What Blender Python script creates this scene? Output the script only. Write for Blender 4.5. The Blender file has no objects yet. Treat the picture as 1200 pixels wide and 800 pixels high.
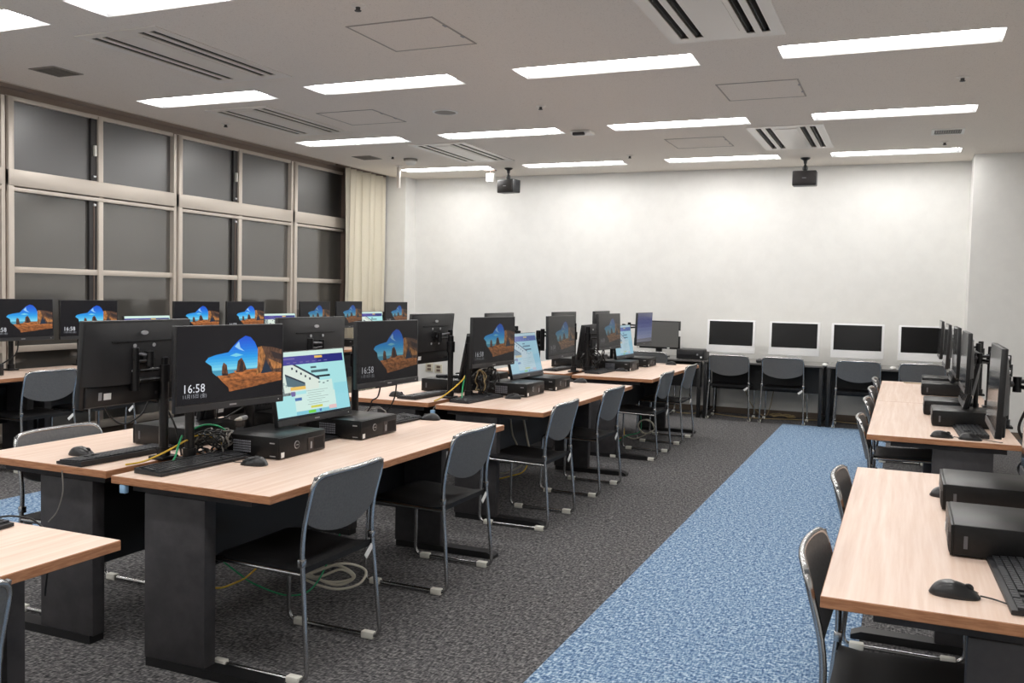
import bpy, bmesh, math, random
from mathutils import Vector, Matrix, Euler

random.seed(7)
S = bpy.context.scene
C = S.collection
PI = math.pi
R = math.radians

# ------------------------------------------------------------------ materials
def lin(c):
    c = c / 255.0
    return c / 12.92 if c <= 0.04045 else ((c + 0.055) / 1.055) ** 2.4

def rgb(*c):
    return (lin(c[0]), lin(c[1]), lin(c[2]), 1.0)

def mat(name, col, rough=0.5, metal=0.0, spec=0.5, emit=None, strength=0.0, coat=0.0):
    m = bpy.data.materials.new(name)
    m.use_nodes = True
    b = m.node_tree.nodes['Principled BSDF']
    b.inputs['Base Color'].default_value = rgb(*col)
    b.inputs['Roughness'].default_value = rough
    b.inputs['Metallic'].default_value = metal
    b.inputs['Specular IOR Level'].default_value = spec
    b.inputs['Coat Weight'].default_value = coat
    if emit:
        b.inputs['Emission Color'].default_value = rgb(*emit)
        b.inputs['Emission Strength'].default_value = strength
    return m

def noise_mat(name, c1, c2, scale=(1, 1, 1), nscale=10, detail=4, rough=0.8, lo=0.35, hi=0.65, spec=0.3,
              bump=0.0, bscale=None, nrough=0.6):
    m = mat(name, c1, rough, 0, spec)
    nt = m.node_tree
    b = nt.nodes['Principled BSDF']
    tc = nt.nodes.new('ShaderNodeTexCoord')
    mp = nt.nodes.new('ShaderNodeMapping')
    mp.inputs['Scale'].default_value = scale
    no = nt.nodes.new('ShaderNodeTexNoise')
    no.inputs['Scale'].default_value = nscale
    no.inputs['Detail'].default_value = detail
    no.inputs['Roughness'].default_value = nrough
    rp = nt.nodes.new('ShaderNodeValToRGB')
    rp.color_ramp.elements[0].position = lo
    rp.color_ramp.elements[1].position = hi
    rp.color_ramp.elements[0].color = rgb(*c1)
    rp.color_ramp.elements[1].color = rgb(*c2)
    L = nt.links.new
    L(tc.outputs['Object'], mp.inputs['Vector'])
    L(mp.outputs['Vector'], no.inputs['Vector'])
    L(no.outputs['Fac'], rp.inputs['Fac'])
    L(rp.outputs['Color'], b.inputs['Base Color'])
    if bump:
        bp = nt.nodes.new('ShaderNodeBump')
        bp.inputs['Strength'].default_value = bump
        bp.inputs['Distance'].default_value = 0.01
        L(no.outputs['Fac'], bp.inputs['Height'])
        L(bp.outputs['Normal'], b.inputs['Normal'])
    return m

def carpet_mat(name, dark, mid, light, lo, hi):
    """woven carpet: streaky threads in both directions broken up by a fine mottle"""
    m = mat(name, mid, 0.95, 0, 0.1)
    nt = m.node_tree
    b = nt.nodes['Principled BSDF']
    L = nt.links.new
    tc = nt.nodes.new('ShaderNodeTexCoord')
    outs = []
    for sc, ns in (((1, 0.25, 1), 120), ((0.28, 1, 1), 105), ((1, 1, 1), 75)):
        mp = nt.nodes.new('ShaderNodeMapping')
        mp.inputs['Scale'].default_value = sc
        no = nt.nodes.new('ShaderNodeTexNoise')
        no.inputs['Scale'].default_value = ns
        no.inputs['Detail'].default_value = 3
        L(tc.outputs['Object'], mp.inputs['Vector'])
        L(mp.outputs['Vector'], no.inputs['Vector'])
        outs.append(no.outputs['Fac'])
    a = nt.nodes.new('ShaderNodeMath'); a.operation = 'ADD'
    L(outs[0], a.inputs[0]); L(outs[1], a.inputs[1])
    a2 = nt.nodes.new('ShaderNodeMath'); a2.operation = 'ADD'
    L(a.outputs[0], a2.inputs[0]); L(outs[2], a2.inputs[1])
    d = nt.nodes.new('ShaderNodeMath'); d.operation = 'DIVIDE'
    L(a2.outputs[0], d.inputs[0]); d.inputs[1].default_value = 3
    rp = nt.nodes.new('ShaderNodeValToRGB')
    e = rp.color_ramp.elements
    e[0].position = lo; e[0].color = rgb(*dark)
    e[1].position = hi; e[1].color = rgb(*light)
    k = e.new((lo + hi) / 2); k.color = rgb(*mid)
    L(d.outputs[0], rp.inputs['Fac'])
    L(rp.outputs['Color'], b.inputs['Base Color'])
    bp = nt.nodes.new('ShaderNodeBump')
    bp.inputs['Strength'].default_value = 0.35
    bp.inputs['Distance'].default_value = 0.004
    L(d.outputs[0], bp.inputs['Height'])
    L(bp.outputs['Normal'], b.inputs['Normal'])
    return m

M = {}
M['wall'] = noise_mat('wall_paint', (234, 233, 229), (238, 237, 233), nscale=6, rough=0.85, spec=0.2)
M['ceiling'] = noise_mat('ceiling_board', (206, 197, 186), (240, 232, 222), scale=(1, 0.7, 1), nscale=150, detail=3, rough=0.95, lo=0.27, hi=0.42, spec=0.1)
M['gray_carpet'] = carpet_mat('charcoal_carpet', (46, 46, 48), (88, 87, 88), (134, 132, 131), 0.40, 0.60)
M['blue_carpet'] = carpet_mat('blue_carpet', (62, 88, 124), (114, 142, 172), (188, 205, 217), 0.41, 0.59)
M['wood'] = noise_mat('desk_laminate', (222, 192, 171), (240, 218, 203), scale=(30, 1.1, 1), nscale=1.6, detail=6, rough=0.42, lo=0.3, hi=0.7, spec=0.4)
M['wood_edge'] = noise_mat('desk_edge', (158, 108, 76), (186, 134, 98), scale=(6, 6, 60), nscale=3, detail=3, rough=0.5)
M['desk_metal'] = noise_mat('desk_dark_metal', (54, 53, 55), (66, 64, 66), nscale=12, rough=0.55)
M['black_metal'] = mat('black_metal', (17, 17, 19), 0.45)
M['chrome'] = mat('chrome', (186, 186, 186), 0.26, 1.0)
M['seat'] = mat('chair_seat_vinyl', (24, 24, 26), 0.6, spec=0.35)
M['backrest'] = noise_mat('chair_backrest_plastic', (97, 98, 99), (109, 110, 111), nscale=120, rough=0.55)
M['white_plastic'] = mat('white_plastic', (228, 226, 216), 0.5)
M['tag_white'] = mat('tag_paper', (240, 240, 238), 0.7)
M['pc_black'] = noise_mat('pc_black', (15, 15, 16), (21, 21, 22), nscale=60, rough=0.36)
M['pc_grille'] = mat('pc_grille', (47, 40, 38), 0.5)
M['pc_vent'] = mat('pc_vent_metal', (132, 134, 142), 0.5)
M['gray_mark'] = mat('gray_print', (150, 150, 152), 0.5)
M['faint_mark'] = mat('faint_print', (86, 86, 90), 0.5)
M['mon_black'] = mat('monitor_black', (25, 25, 27), 0.38)
M['mon_back'] = mat('monitor_back', (36, 36, 38), 0.42, spec=0.5)
M['bezel_gray'] = mat('bezel_gray', (48, 48, 50), 0.35)
M['screw'] = mat('bright_screw', (225, 225, 228), 0.3, 0.6)
M['arm'] = mat('arm_black', (19, 19, 21), 0.32, 0.2)
M['arm_gray'] = mat('arm_gray', (78, 78, 82), 0.35, 0.4)
M['key'] = mat('key_black', (46, 47, 50), 0.45)
M['key_base'] = mat('keyboard_base', (26, 26, 29), 0.5)
M['mouse'] = mat('mouse_black', (30, 31, 33), 0.3)
M['cable'] = mat('black_cable', (18, 18, 19), 0.5)
M['cable_gray'] = mat('gray_cable', (128, 124, 118), 0.5)
M['cable_white'] = mat('ivory_cable', (202, 196, 180), 0.5)
M['cable_yellow'] = mat('yellow_cable', (226, 186, 62), 0.45)
M['cable_green'] = mat('green_cable', (28, 150, 96), 0.45)
M['cable_tan'] = mat('tan_cable', (160, 140, 100), 0.5)
M['cable_blue'] = mat('blue_plug', (150, 190, 225), 0.3)
M['frame'] = mat('window_aluminium', (212, 202, 190), 0.42, 0.25)
M['frame_dark'] = mat('window_dark', (46, 43, 43), 0.4)
M['frame_side'] = mat('window_frame_bronze', (122, 104, 94), 0.5, 0.2)
M['curtain'] = noise_mat('curtain_cloth', (226, 219, 200), (238, 231, 214), scale=(1, 1, 1), nscale=180, rough=0.9)
M['white_box'] = mat('white_enamel', (238, 236, 230), 0.4)
M['ac_white'] = mat('ac_enamel', (236, 229, 220), 0.3, spec=0.8)
M['dark_slot'] = mat('dark_slot', (18, 18, 21), 0.5)
M['vent_gray'] = mat('vent_gray', (150, 143, 134), 0.6)
M['panel_line'] = mat('panel_line', (168, 160, 150), 0.6)
M['slat_gray'] = mat('slat_gray', (118, 112, 104), 0.6)
M['speaker_black'] = mat('speaker_black', (18, 19, 22), 0.4)
M['reflector'] = mat('lamp_reflector', (240, 240, 240), 0.5)
M['lamp'] = mat('lamp_lens', (255, 255, 255), 0.5, emit=(255, 253, 251), strength=30.0)
M['screen_off'] = mat('screen_off', (6, 6, 7), 0.2, spec=0.25)
M['screen_glossy'] = mat('screen_glossy', (26, 29, 34), 0.1, spec=0.8)
M['screen_gray'] = mat('screen_off_gray', (96, 96, 94), 0.3)  # switched-off screen; the room's reflection is put into its grey colour
M['imac_white'] = mat('white_aluminium', (246, 246, 246), 0.4)
M['table_top'] = mat('dark_table_top', (104, 102, 100), 0.14, spec=0.8)
M['socket'] = mat('socket_plate', (214, 208, 188), 0.5)
M['trim'] = mat('skirting', (112, 98, 84), 0.6)
M['recess'] = mat('curtain_box', (158, 142, 130), 0.8)

def glass_mat(name, rough, col):
    m = mat(name, col, rough, spec=0.5)  # grey base colour stands in for part of the reflected room
    b = m.node_tree.nodes['Principled BSDF']
    b.inputs['IOR'].default_value = 2.1
    return m
M['glass'] = glass_mat('night_window_glass', 0.1, (82, 80, 76))
M['glass_up'] = glass_mat('obscured_window_glass', 0.38, (54, 53, 52))

def emat(name, col, s):
    m = mat(name, (4, 4, 5), 0.25, spec=0.35, emit=col, strength=s)
    k = name.split('_')[1]
    if k in ('sand1', 'sand2', 'rock', 'pillar', 'arch', 'trees', 'trees2'):      # picture grain
        nt = m.node_tree
        tc = nt.nodes.new('ShaderNodeTexCoord')
        mp = nt.nodes.new('ShaderNodeMapping')
        mp.inputs['Scale'].default_value = (1, 0.6, 1.6) if 'sand' in k else (1, 1.5, 0.7)
        no = nt.nodes.new('ShaderNodeTexNoise'); no.inputs['Scale'].default_value = 55; no.inputs['Detail'].default_value = 4
        rp = nt.nodes.new('ShaderNodeValToRGB')
        e = rp.color_ramp.elements
        e[0].position = 0.33; e[1].position = 0.68
        e[0].color = rgb(*[c * 0.62 for c in col]); e[1].color = rgb(*[min(c * 1.28, 255) for c in col])
        nt.links.new(tc.outputs['Object'], mp.inputs['Vector']); nt.links.new(mp.outputs['Vector'], no.inputs['Vector'])
        nt.links.new(no.outputs['Fac'], rp.inputs['Fac'])
        nt.links.new(rp.outputs['Color'], nt.nodes['Principled BSDF'].inputs['Emission Color'])
    return m

# ------------------------------------------------------------------ mesh helpers
class B:
    """collects shapes in one bmesh and links them as one object"""
    def __init__(self):
        self.bm = bmesh.new()
        self.mi = {}
        self.mats = []

    def slot(self, m):
        if m not in self.mi:
            self.mi[m] = len(self.mats)
            self.mats.append(m)
        return self.mi[m]

    def _tag(self, old, m):
        i = self.slot(m)
        for f in self.bm.faces:
            if f not in old:
                f.material_index = i

    def box(self, x0, x1, y0, y1, z0, z1, m, bev=0.0, seg=2, mtx=None):
        bm = self.bm
        old = set(bm.faces)
        r = bmesh.ops.create_cube(bm, size=1.0)
        vs = r['verts']
        for v in vs:
            v.co = Vector(((x0 + x1) / 2 + v.co.x * (x1 - x0), (y0 + y1) / 2 + v.co.y * (y1 - y0),
                           (z0 + z1) / 2 + v.co.z * (z1 - z0)))
        if bev:
            es = list({e for v in vs for e in v.link_edges})
            bmesh.ops.bevel(bm, geom=es, offset=bev, segments=seg, affect='EDGES', profile=0.5)
        if mtx is not None:
            nv = {v for f in bm.faces if f not in old for v in f.verts}
            for v in nv:
                v.co = mtx @ v.co
        self._tag(old, m)
        return self

    def poly(self, pts, m):
        vs = [self.bm.verts.new(p) for p in pts]
        f = self.bm.faces.new(vs)
        f.material_index = self.slot(m)
        return f

    def prism(self, pts, d, m):
        """closed prism: polygon pts pushed along vector d"""
        old = set(self.bm.faces)
        d = Vector(d)
        a = [self.bm.verts.new(Vector(p)) for p in pts]
        b = [self.bm.verts.new(Vector(p) + d) for p in pts]
        n = len(pts)
        self.bm.faces.new(a[::-1]); self.bm.faces.new(b)
        for i in range(n):
            self.bm.faces.new((a[i], a[(i + 1) % n], b[(i + 1) % n], b[i]))
        nf = [f for f in self.bm.faces if f not in old]
        bmesh.ops.recalc_face_normals(self.bm, faces=nf)
        self._tag(old, m)

    def tube(self, pts, r, m, n=8, cap=True, rx=None):
        pts = [Vector(p) for p in pts]
        rings = []
        prev = None
        for i, p in enumerate(pts):
            if i == 0: t = pts[1] - p
            elif i == len(pts) - 1: t = p - pts[i - 1]
            else: t = (pts[i + 1] - pts[i - 1])
            t.normalize()
            if prev is None:
                up = Vector((0, 0, 1)) if abs(t.z) < 0.9 else Vector((1, 0, 0))
                u = t.cross(up).normalized()
            else:
                u = (prev - t * prev.dot(t))
                u = u.normalized() if u.length > 1e-6 else t.orthogonal().normalized()
            prev = u
            v = t.cross(u)
            rr = r[i] if isinstance(r, (list, tuple)) else r
            rings.append([self.bm.verts.new(p + (u * math.cos(2 * PI * k / n) + v * math.sin(2 * PI * k / n)) * rr)
                          for k in range(n)])
        i_ = self.slot(m)
        fs = []
        for a, b in zip(rings, rings[1:]):
            for k in range(n):
                fs.append(self.bm.faces.new((a[k], a[(k + 1) % n], b[(k + 1) % n], b[k])))
        if cap:
            fs.append(self.bm.faces.new(rings[0][::-1])); fs.append(self.bm.faces.new(rings[-1]))
        for f in fs: f.material_index = i_
        bmesh.ops.recalc_face_normals(self.bm, faces=fs)
        return self

    def cyl(self, p0, p1, r, m, n=20, r2=None):
        return self.tube([p0, p1], [r, r if r2 is None else r2], m, n)

    def lathe(self, prof, m, n=24, origin=(0, 0, 0), axis='Z'):
        """prof: list of (radius, height)"""
        o = Vector(origin)
        rings = []
        for r, h in prof:
            ring = []
            for k in range(n):
                a = 2 * PI * k / n
                p = Vector((r * math.cos(a), r * math.sin(a), h))
                if axis == 'X': p = Vector((p.z, p.x, p.y))
                if axis == 'Y': p = Vector((p.x, p.z, p.y))
                ring.append(self.bm.verts.new(o + p))
            rings.append(ring)
        fs = []
        for a, b in zip(rings, rings[1:]):
            for k in range(n):
                fs.append(self.bm.faces.new((a[k], a[(k + 1) % n], b[(k + 1) % n], b[k])))
        fs.append(self.bm.faces.new(rings[0][::-1])); fs.append(self.bm.faces.new(rings[-1]))
        i_ = self.slot(m)
        for f in fs: f.material_index = i_
        bmesh.ops.recalc_face_normals(self.bm, faces=fs)

    def grid(self, fn, nu, nv, m, thick=0.0, closed=False):
        """surface fn(u,v) -> point; thick pushes a second skin along the normal"""
        P = [[fn(i / nu, j / nv) for j in range(nv + 1)] for i in range(nu + 1)]
        vs = [[self.bm.verts.new(p) for p in row] for row in P]
        i_ = self.slot(m)
        fs = []
        def quad(a, b, c, d):
            f = self.bm.faces.new((a, b, c, d)); f.material_index = i_; fs.append(f)
        for i in range(nu):
            for j in range(nv):
                quad(vs[i][j], vs[i + 1][j], vs[i + 1][j + 1], vs[i][j + 1])
        if thick:
            ws = []
            for i in range(nu + 1):
                row = []
                for j in range(nv + 1):
                    du = P[min(i + 1, nu)][j] - P[max(i - 1, 0)][j]
                    dv = P[i][min(j + 1, nv)] - P[i][max(j - 1, 0)]
                    row.append(self.bm.verts.new(P[i][j] + du.cross(dv).normalized() * thick))
                ws.append(row)
            for i in range(nu):
                for j in range(nv):
                    quad(ws[i][j], ws[i][j + 1], ws[i + 1][j + 1], ws[i + 1][j])
            for i in range(nu):
                quad(vs[i][0], ws[i][0], ws[i + 1][0], vs[i + 1][0])
                quad(vs[i][nv], vs[i + 1][nv], ws[i + 1][nv], ws[i][nv])
            for j in range(nv):
                quad(vs[0][j], vs[0][j + 1], ws[0][j + 1], ws[0][j])
                quad(vs[nu][j], ws[nu][j], ws[nu][j + 1], vs[nu][j + 1])
            bmesh.ops.recalc_face_normals(self.bm, faces=fs)
        return self

    def mesh(self, name, smooth=True, angle=40):
        me = bpy.data.meshes.new(name)
        self.bm.normal_update()
        self.bm.to_mesh(me)
        self.bm.free()
        for m in self.mats: me.materials.append(m)
        if smooth:
            me.shade_smooth()
            me.set_sharp_from_angle(angle=R(angle))
        return me

    def build(self, name, parent=None, smooth=True, angle=40):
        o = bpy.data.objects.new(name, self.mesh(name, smooth, angle))
        C.objects.link(o)
        if parent is not None: o.parent = parent
        return o

def fillet(pts, rad, seg=5):
    """round the corners of a polyline; rad: one radius or one per point"""
    pts = [Vector(p) for p in pts]
    out = [pts[0]]
    for i in range(1, len(pts) - 1):
        r = rad[i] if isinstance(rad, (list, tuple)) else rad
        p, a, b = pts[i], pts[i - 1], pts[i + 1]
        d1, d2 = (a - p), (b - p)
        r = min(r, d1.length * 0.49, d2.length * 0.49)
        if r <= 1e-5:
            out.append(p); continue
        s, e = p + d1.normalized() * r, p + d2.normalized() * r
        for k in range(seg + 1):
            t = k / seg
            out.append(s * (1 - t) ** 2 + p * 2 * t * (1 - t) + e * t * t)
    out.append(pts[-1])
    return out

def spline(pts, seg=8):
    pts = [Vector(p) for p in pts]
    P = [pts[0] * 2 - pts[1]] + pts + [pts[-1] * 2 - pts[-2]]
    out = []
    for i in range(1, len(P) - 2):
        for k in range(seg):
            t = k / seg
            a, b, c, d = P[i - 1], P[i], P[i + 1], P[i + 2]
            out.append(0.5 * ((2 * b) + (c - a) * t + (2 * a - 5 * b + 4 * c - d) * t * t + (3 * b - a - 3 * c + d) * t ** 3))
    out.append(pts[-1])
    return out

def tag(o, label, cat, group=None):
    o['label'] = label
    o['category'] = cat
    if group: o['group'] = group
    return o

def thing(name, label, cat, loc=(0, 0, 0), rot=(0, 0, 0), group=None):
    o = bpy.data.objects.new(name, None)
    o.empty_display_size = 0.1
    C.objects.link(o)
    o.location = loc
    o.rotation_euler = rot
    return tag(o, label, cat, group)

def dup(root, label, loc, rot=(0, 0, 0), group=None):
    r = root.copy(); C.objects.link(r)
    r.location = loc; r.rotation_euler = rot
    r['label'] = label
    if group: r['group'] = group
    for ch in list(root.children):
        c = ch.copy(); C.objects.link(c); c.parent = r
        for g in list(ch.children):
            d = g.copy(); C.objects.link(d); d.parent = c
    return r

PROTO = {}
def place(kind, maker, label, loc, rot=(0, 0, 0), group=None):
    """first call builds the thing, later calls copy it part by part"""
    if kind not in PROTO:
        o = maker(label)
        o.location = loc; o.rotation_euler = rot
        if group: o['group'] = group
        PROTO[kind] = o
        return o
    return dup(PROTO[kind], label, loc, rot, group)

def struct(o):
    o['kind'] = 'structure'
    return o

def text_faces(b, body, size, origin, ux, uy, m, bold=0.0, align='LEFT'):
    """flat lettering added to builder b; origin = lower left, ux/uy = reading and up directions"""
    cu = bpy.data.curves.new('lettering', 'FONT')
    cu.body = body; cu.size = size; cu.offset = bold; cu.space_character = 1.04; cu.align_x = align
    cu.resolution_u = 2
    o = bpy.data.objects.new('lettering', cu)
    C.objects.link(o)
    bpy.context.view_layer.update()
    dg = bpy.context.evaluated_depsgraph_get()
    me = bpy.data.meshes.new_from_object(o.evaluated_get(dg))
    ux, uy, og = Vector(ux), Vector(uy), Vector(origin)
    vs = [b.bm.verts.new(og + ux * v.co.x + uy * v.co.y) for v in me.vertices]
    i_ = b.slot(m)
    for p in me.polygons:
        try:
            f = b.bm.faces.new([vs[k] for k in p.vertices]); f.material_index = i_
        except ValueError:
            pass
    bpy.data.objects.remove(o); bpy.data.curves.remove(cu); bpy.data.meshes.remove(me)

# ------------------------------------------------------------------ room shell
ZC, YB = 3.03, 11.45
XW, XCB = -7.0, -6.68           # window plane, edge of the curtain box in the ceiling
XR, YF = 1.9, -2.2
HOLES = []                       # openings cut in the ceiling (x0,x1,y0,y1)

# carpet: charcoal with two blue aisles
b = B()
xs = [(-7.2, -5.42, 'gray_carpet'), (-5.42, -4.30, 'blue_carpet'), (-4.30, -1.235, 'gray_carpet'), (-1.235, -0.12, 'blue_carpet'),
      (-0.12, XR, 'gray_carpet')]
for x0, x1, k in xs:
    if k == 'blue_carpet':
        b.box(x0, x1, YF, 10.78, -0.06, 0, M[k]); b.box(x0, x1, 10.78, YB + 0.1, -0.06, 0, M['gray_carpet'])
    else:
        b.box(x0, x1, YF, YB + 0.1, -0.06, 0, M[k])
struct(b.build('floor', smooth=False))

b = B(); b.box(-7.3, XR + 0.2, YB, YB + 0.15, 0, ZC + 0.3, M['wall']); struct(b.build('wall_back', smooth=False))
b = B(); b.box(XR, XR + 0.15, YF, YB, 0, ZC + 0.3, M['wall']); struct(b.build('wall_right', smooth=False))
b = B(); b.box(-7.3, XR + 0.2, YF - 0.15, YF, 0, ZC + 0.3, M['wall']); struct(b.build('wall_front', smooth=False))
b = B(); b.box(0.63, XR, 10.93, YB, 0, ZC + 0.05, M['wall']); struct(b.build('wall_back_right_pier', smooth=False))
b = B(); b.box(-7.25, -6.50, 11.16, YB, 0, ZC + 0.25, M['wall']); struct(b.build('wall_back_left_pier', smooth=False))
# window wall: strip over the windows, plain part beside the camera, low plinth
b = B()
b.box(-7.25, -7.0, YF, 3.36, 0, ZC + 0.3, M['wall'])
b.box(-7.25, -6.99, 3.36, 11.16, 2.99, ZC + 0.3, M['recess'])
b.box(-7.25, -7.02, 3.36, 11.16, 0, 0.09, M['trim'])
b.box(-7.25, -7.02, 10.42, 11.16, 0.09, 2.99, M['frame_dark'])
struct(b.build('wall_left', smooth=False))
b = B(); b.box(-6.50, 0.63, YB - 0.012, YB, 0, 0.07, M['trim']); struct(b.build('baseboard_back', smooth=False))
b = B(); b.box(0.63, XR, 10.918, 10.93, 0, 0.07, M['trim']); struct(b.build('baseboard_right', smooth=False))
# curtain box above the windows
b = B()
b.box(-7.25, XCB + 0.02, YF, YB, ZC + 0.03, ZC + 0.06, M['recess'])
b.box(XCB, XCB + 0.03, YF, 11.16, ZC - 0.004, ZC + 0.03, M['frame'])
struct(b.build('trim_1', smooth=False))

# ------------------------------------------------------------------ windows
def make_window(n, y0, y1, end_panel=False):
    w = bpy.data.objects.new('window_%d' % n, None); C.objects.link(w)
    w.location = (XW, y0, 0); struct(w)
    L = y1 - y0
    fr = B()
    # posts (double: pale post, bronze side, pale post)
    fr.box(-0.05, 0.045, -0.055, -0.02, 0.09, 2.99, M['frame'])
    fr.box(-0.05, 0.03, -0.02, 0.0, 0.09, 2.99, M['frame_side'])
    fr.box(-0.05, 0.06, 0.0, 0.055, 0.09, 2.99, M['frame'], 0.004)
    if end_panel:
        fr.box(-0.05, 0.045, L - 0.03, L + 0.05, 0.09, 2.99, M['frame_side'])
    half = L / 2 if not end_panel else None
    if half:
        fr.box(-0.04, 0.04, half - 0.028, half + 0.028, 0.09, 2.99, M['frame'], 0.004)
    # head, thick transom, rails, bottom
    fr.box(-0.05, 0.03, 0, L - 0.055, 2.965, 3.0, M['frame'])
    fr.box(-0.05, 0.065, 0, L - 0.05, 2.248, 2.386, M['frame'], 0.006)
    fr.box(-0.04, 0.045, 0, L - 0.055, 2.205, 2.238, M['frame'], 0.003)
    fr.box(-0.04, 0.03, 0, L - 0.055, 1.515, 1.567, M['frame'], 0.003)
    fr.box(-0.05, 0.045, 0, L - 0.055, 0.836, 0.887, M['frame'], 0.003)
    fr.box(-0.05, 0.06, 0, L - 0.055, 0.075, 0.14, M['frame'], 0.003)
    fr.build('window_frame', w)
    cols = [(0.055, half - 0.028), (half + 0.028, L - 0.055)] if half else [(0.055, L - 0.03)]
    for c0, c1 in cols:
        for z0, z1 in ((2.386, 2.965), (1.567, 2.205), (0.887, 1.515), (0.14, 0.836)):
            p = B(); p.box(-0.02, -0.008, c0, c1, z0, z1, M['glass_up' if z0 > 2.3 else 'glass']); p.build('window_pane', w, smooth=False)
    # dark sash stile with its latch next to the middle post
    if half:
        s = B(); s.box(-0.006, 0.018, half - 0.095, half - 0.028, 2.386, 2.965, M['frame_dark'])
        s.box(-0.006, 0.018, half - 0.115, half - 0.028, 0.887, 2.205, M['frame_dark'])
        s.box(0.018, 0.024, half - 0.07, half - 0.06, 0.9, 2.19, M['frame_side'])
        so = s.build('sash_stile', w, smooth=False)
        h = B(); h.box(0.018, 0.045, half - 0.075, half - 0.05, 2.62, 2.72, M['white_plastic'], 0.004)
        h.box(0.018, 0.035, half - 0.075, half - 0.05, 2.42, 2.44, M['screw'], 0.003)
        h.box(0.018, 0.035, half - 0.075, half - 0.05, 2.16, 2.18, M['screw'], 0.003)
        h.build('latch', so)
    return w
make_window(1, 7.29, 9.235)
make_window(2, 9.235, 10.36, True)
make_window(3, 5.345, 7.29)
make_window(4, 3.40, 5.345)

# curtain and rail
cur = thing('curtain', 'beige pleated floor-length curtain drawn beside the last window', 'curtain', (-6.815, 10.13, 0), group=None)
b = B()
def cfn(u, v):
    y = 0.99 * u
    ph = u * 2 * PI * 6
    z = 3.035 - v * 3.005
    amp = 0.040 + 0.010 * math.sin(u * 17)
    return Vector((amp * math.sin(ph) + 0.015 * math.sin(ph * 0.37 + 3 * v), y + 0.014 * math.sin(2 * ph + 2.0 * v), z))
b.grid(cfn, 110, 10, M['curtain'], thick=0.004)
b.build('cloth', cur, angle=80)
b = B(); b.box(-0.015, 0.015, -0.2, 1.0, 3.035, 3.055, M['frame_side']); b.build('curtain_rail', cur)

# ------------------------------------------------------------------ ceiling fittings
LX = [-6.21, -4.45, -2.645, -0.805]
LW, LD = 1.29, 0.32
ROWY = [10.46, 8.24, 6.00, 3.77, 1.53, -0.70]
ROWN = ['row nearest the back wall', 'second row from the back wall', 'third row from the back wall', 'fourth row from the back wall',
        'fifth row from the back wall', 'sixth row from the back wall']
COLN = ['by the windows', 'second from the windows', 'third from the windows', 'farthest from the windows']

def make_light(label):
    t = thing('ceiling_light', label, 'ceiling light', group=None)
    h = B()
    ix, iy, d = 0.035, 0.075, 0.036
    o = [(0, 0), (LW, 0), (LW, LD), (0, LD)]
    i = [(ix, iy), (LW - ix, iy), (LW - ix, LD - iy), (ix, LD - iy)]
    for k in range(4):
        a, c = o[k], o[(k + 1) % 4]
        e, f = i[k], i[(k + 1) % 4]
        h.poly([(a[0], a[1], 0), (c[0], c[1], 0), (f[0], f[1], d), (e[0], e[1], d)], M['reflector'])
    h.poly([(x, y, d) for x, y in i], M['reflector'])
    # outer skin so the trough is a closed tray
    h.box(-0.012, LW + 0.012, -0.012, LD + 0.012, d + 0.004, d + 0.02, M['reflector'])
    h.build('housing', t, smooth=False)
    l = B()
    n, w = 8, 0.075
    def lens(u, v):
        a = PI * v
        return Vector((ix + 0.01 + (LW - 2 * ix - 0.02) * u, LD / 2 - w * math.cos(a), d - 0.002 - 0.034 * math.sin(a)))
    l.grid(lens, 1, n, M['lamp'])
    for s in (0, 1):
        l.poly([lens(s, k / n) for k in range(n + 1)], M['lamp'])
    bmesh.ops.recalc_face_normals(l.bm, faces=l.bm.faces)
    l.build('lens', t)
    return t

for r, y in enumerate(ROWY):
    for c, x in enumerate(LX):
        lab = 'lit recessed strip light %s in the %s' % (COLN[c], ROWN[r])
        place('light', make_light, lab, (x, y, ZC), group='recessed ceiling strip lights')
        HOLES.append((x, x + LW, y, y + LD))

AW, AL = 0.69, 1.36
def make_ac(label):
    t = thing('air_conditioner', label, 'air conditioner')
    f = B()
    d = 0.006
    slots = [(0.075, 0.125), (0.165, 0.215), (AW - 0.215, AW - 0.165), (AW - 0.125, AW - 0.075)]
    xs = [0]
    for s in slots: xs += list(s)
    xs.append(AW)
    y0, y1 = 0.07, AL - 0.09
    for k in range(len(xs) - 1):
        if (xs[k], xs[k + 1]) in slots:
            f.box(xs[k], xs[k + 1], 0, y0, -d, 0, M['ac_white']); f.box(xs[k], xs[k + 1], y1, AL, -d, 0, M['ac_white'])
        else:
            f.box(xs[k], xs[k + 1], 0, AL, -d, 0, M['ac_white'])
    bmesh.ops.remove_doubles(f.bm, verts=f.bm.verts, dist=1e-5)
    f.build('front_panel', t, smooth=False)
    for s in slots:
        g = B()
        g.box(s[0], s[1], y0, y1, 0.05, 0.06, M['dark_slot'])
        g.box(s[0] - 0.004, s[0], y0, y1, -0.001, 0.06, M['vent_gray']); g.box(s[1], s[1] + 0.004, y0, y1, -0.001, 0.06, M['vent_gray'])
        xm = (s[0] + s[1]) / 2
        g.prism([(xm - 0.012, y0, 0.0), (xm + 0.004, y0, 0.03), (xm + 0.008, y0, 0.03), (xm - 0.008, y0, 0.0)], (0, y1 - y0, 0), M['dark_slot'])
        g.build('air_slot', t, smooth=False)
    q = B(); q.box(0.245, AW - 0.245, 0.14, AL - 0.17, -d - 0.004, -d, M['ac_white'], 0.002); q.build('intake_grille', t, smooth=False)
    return t
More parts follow.
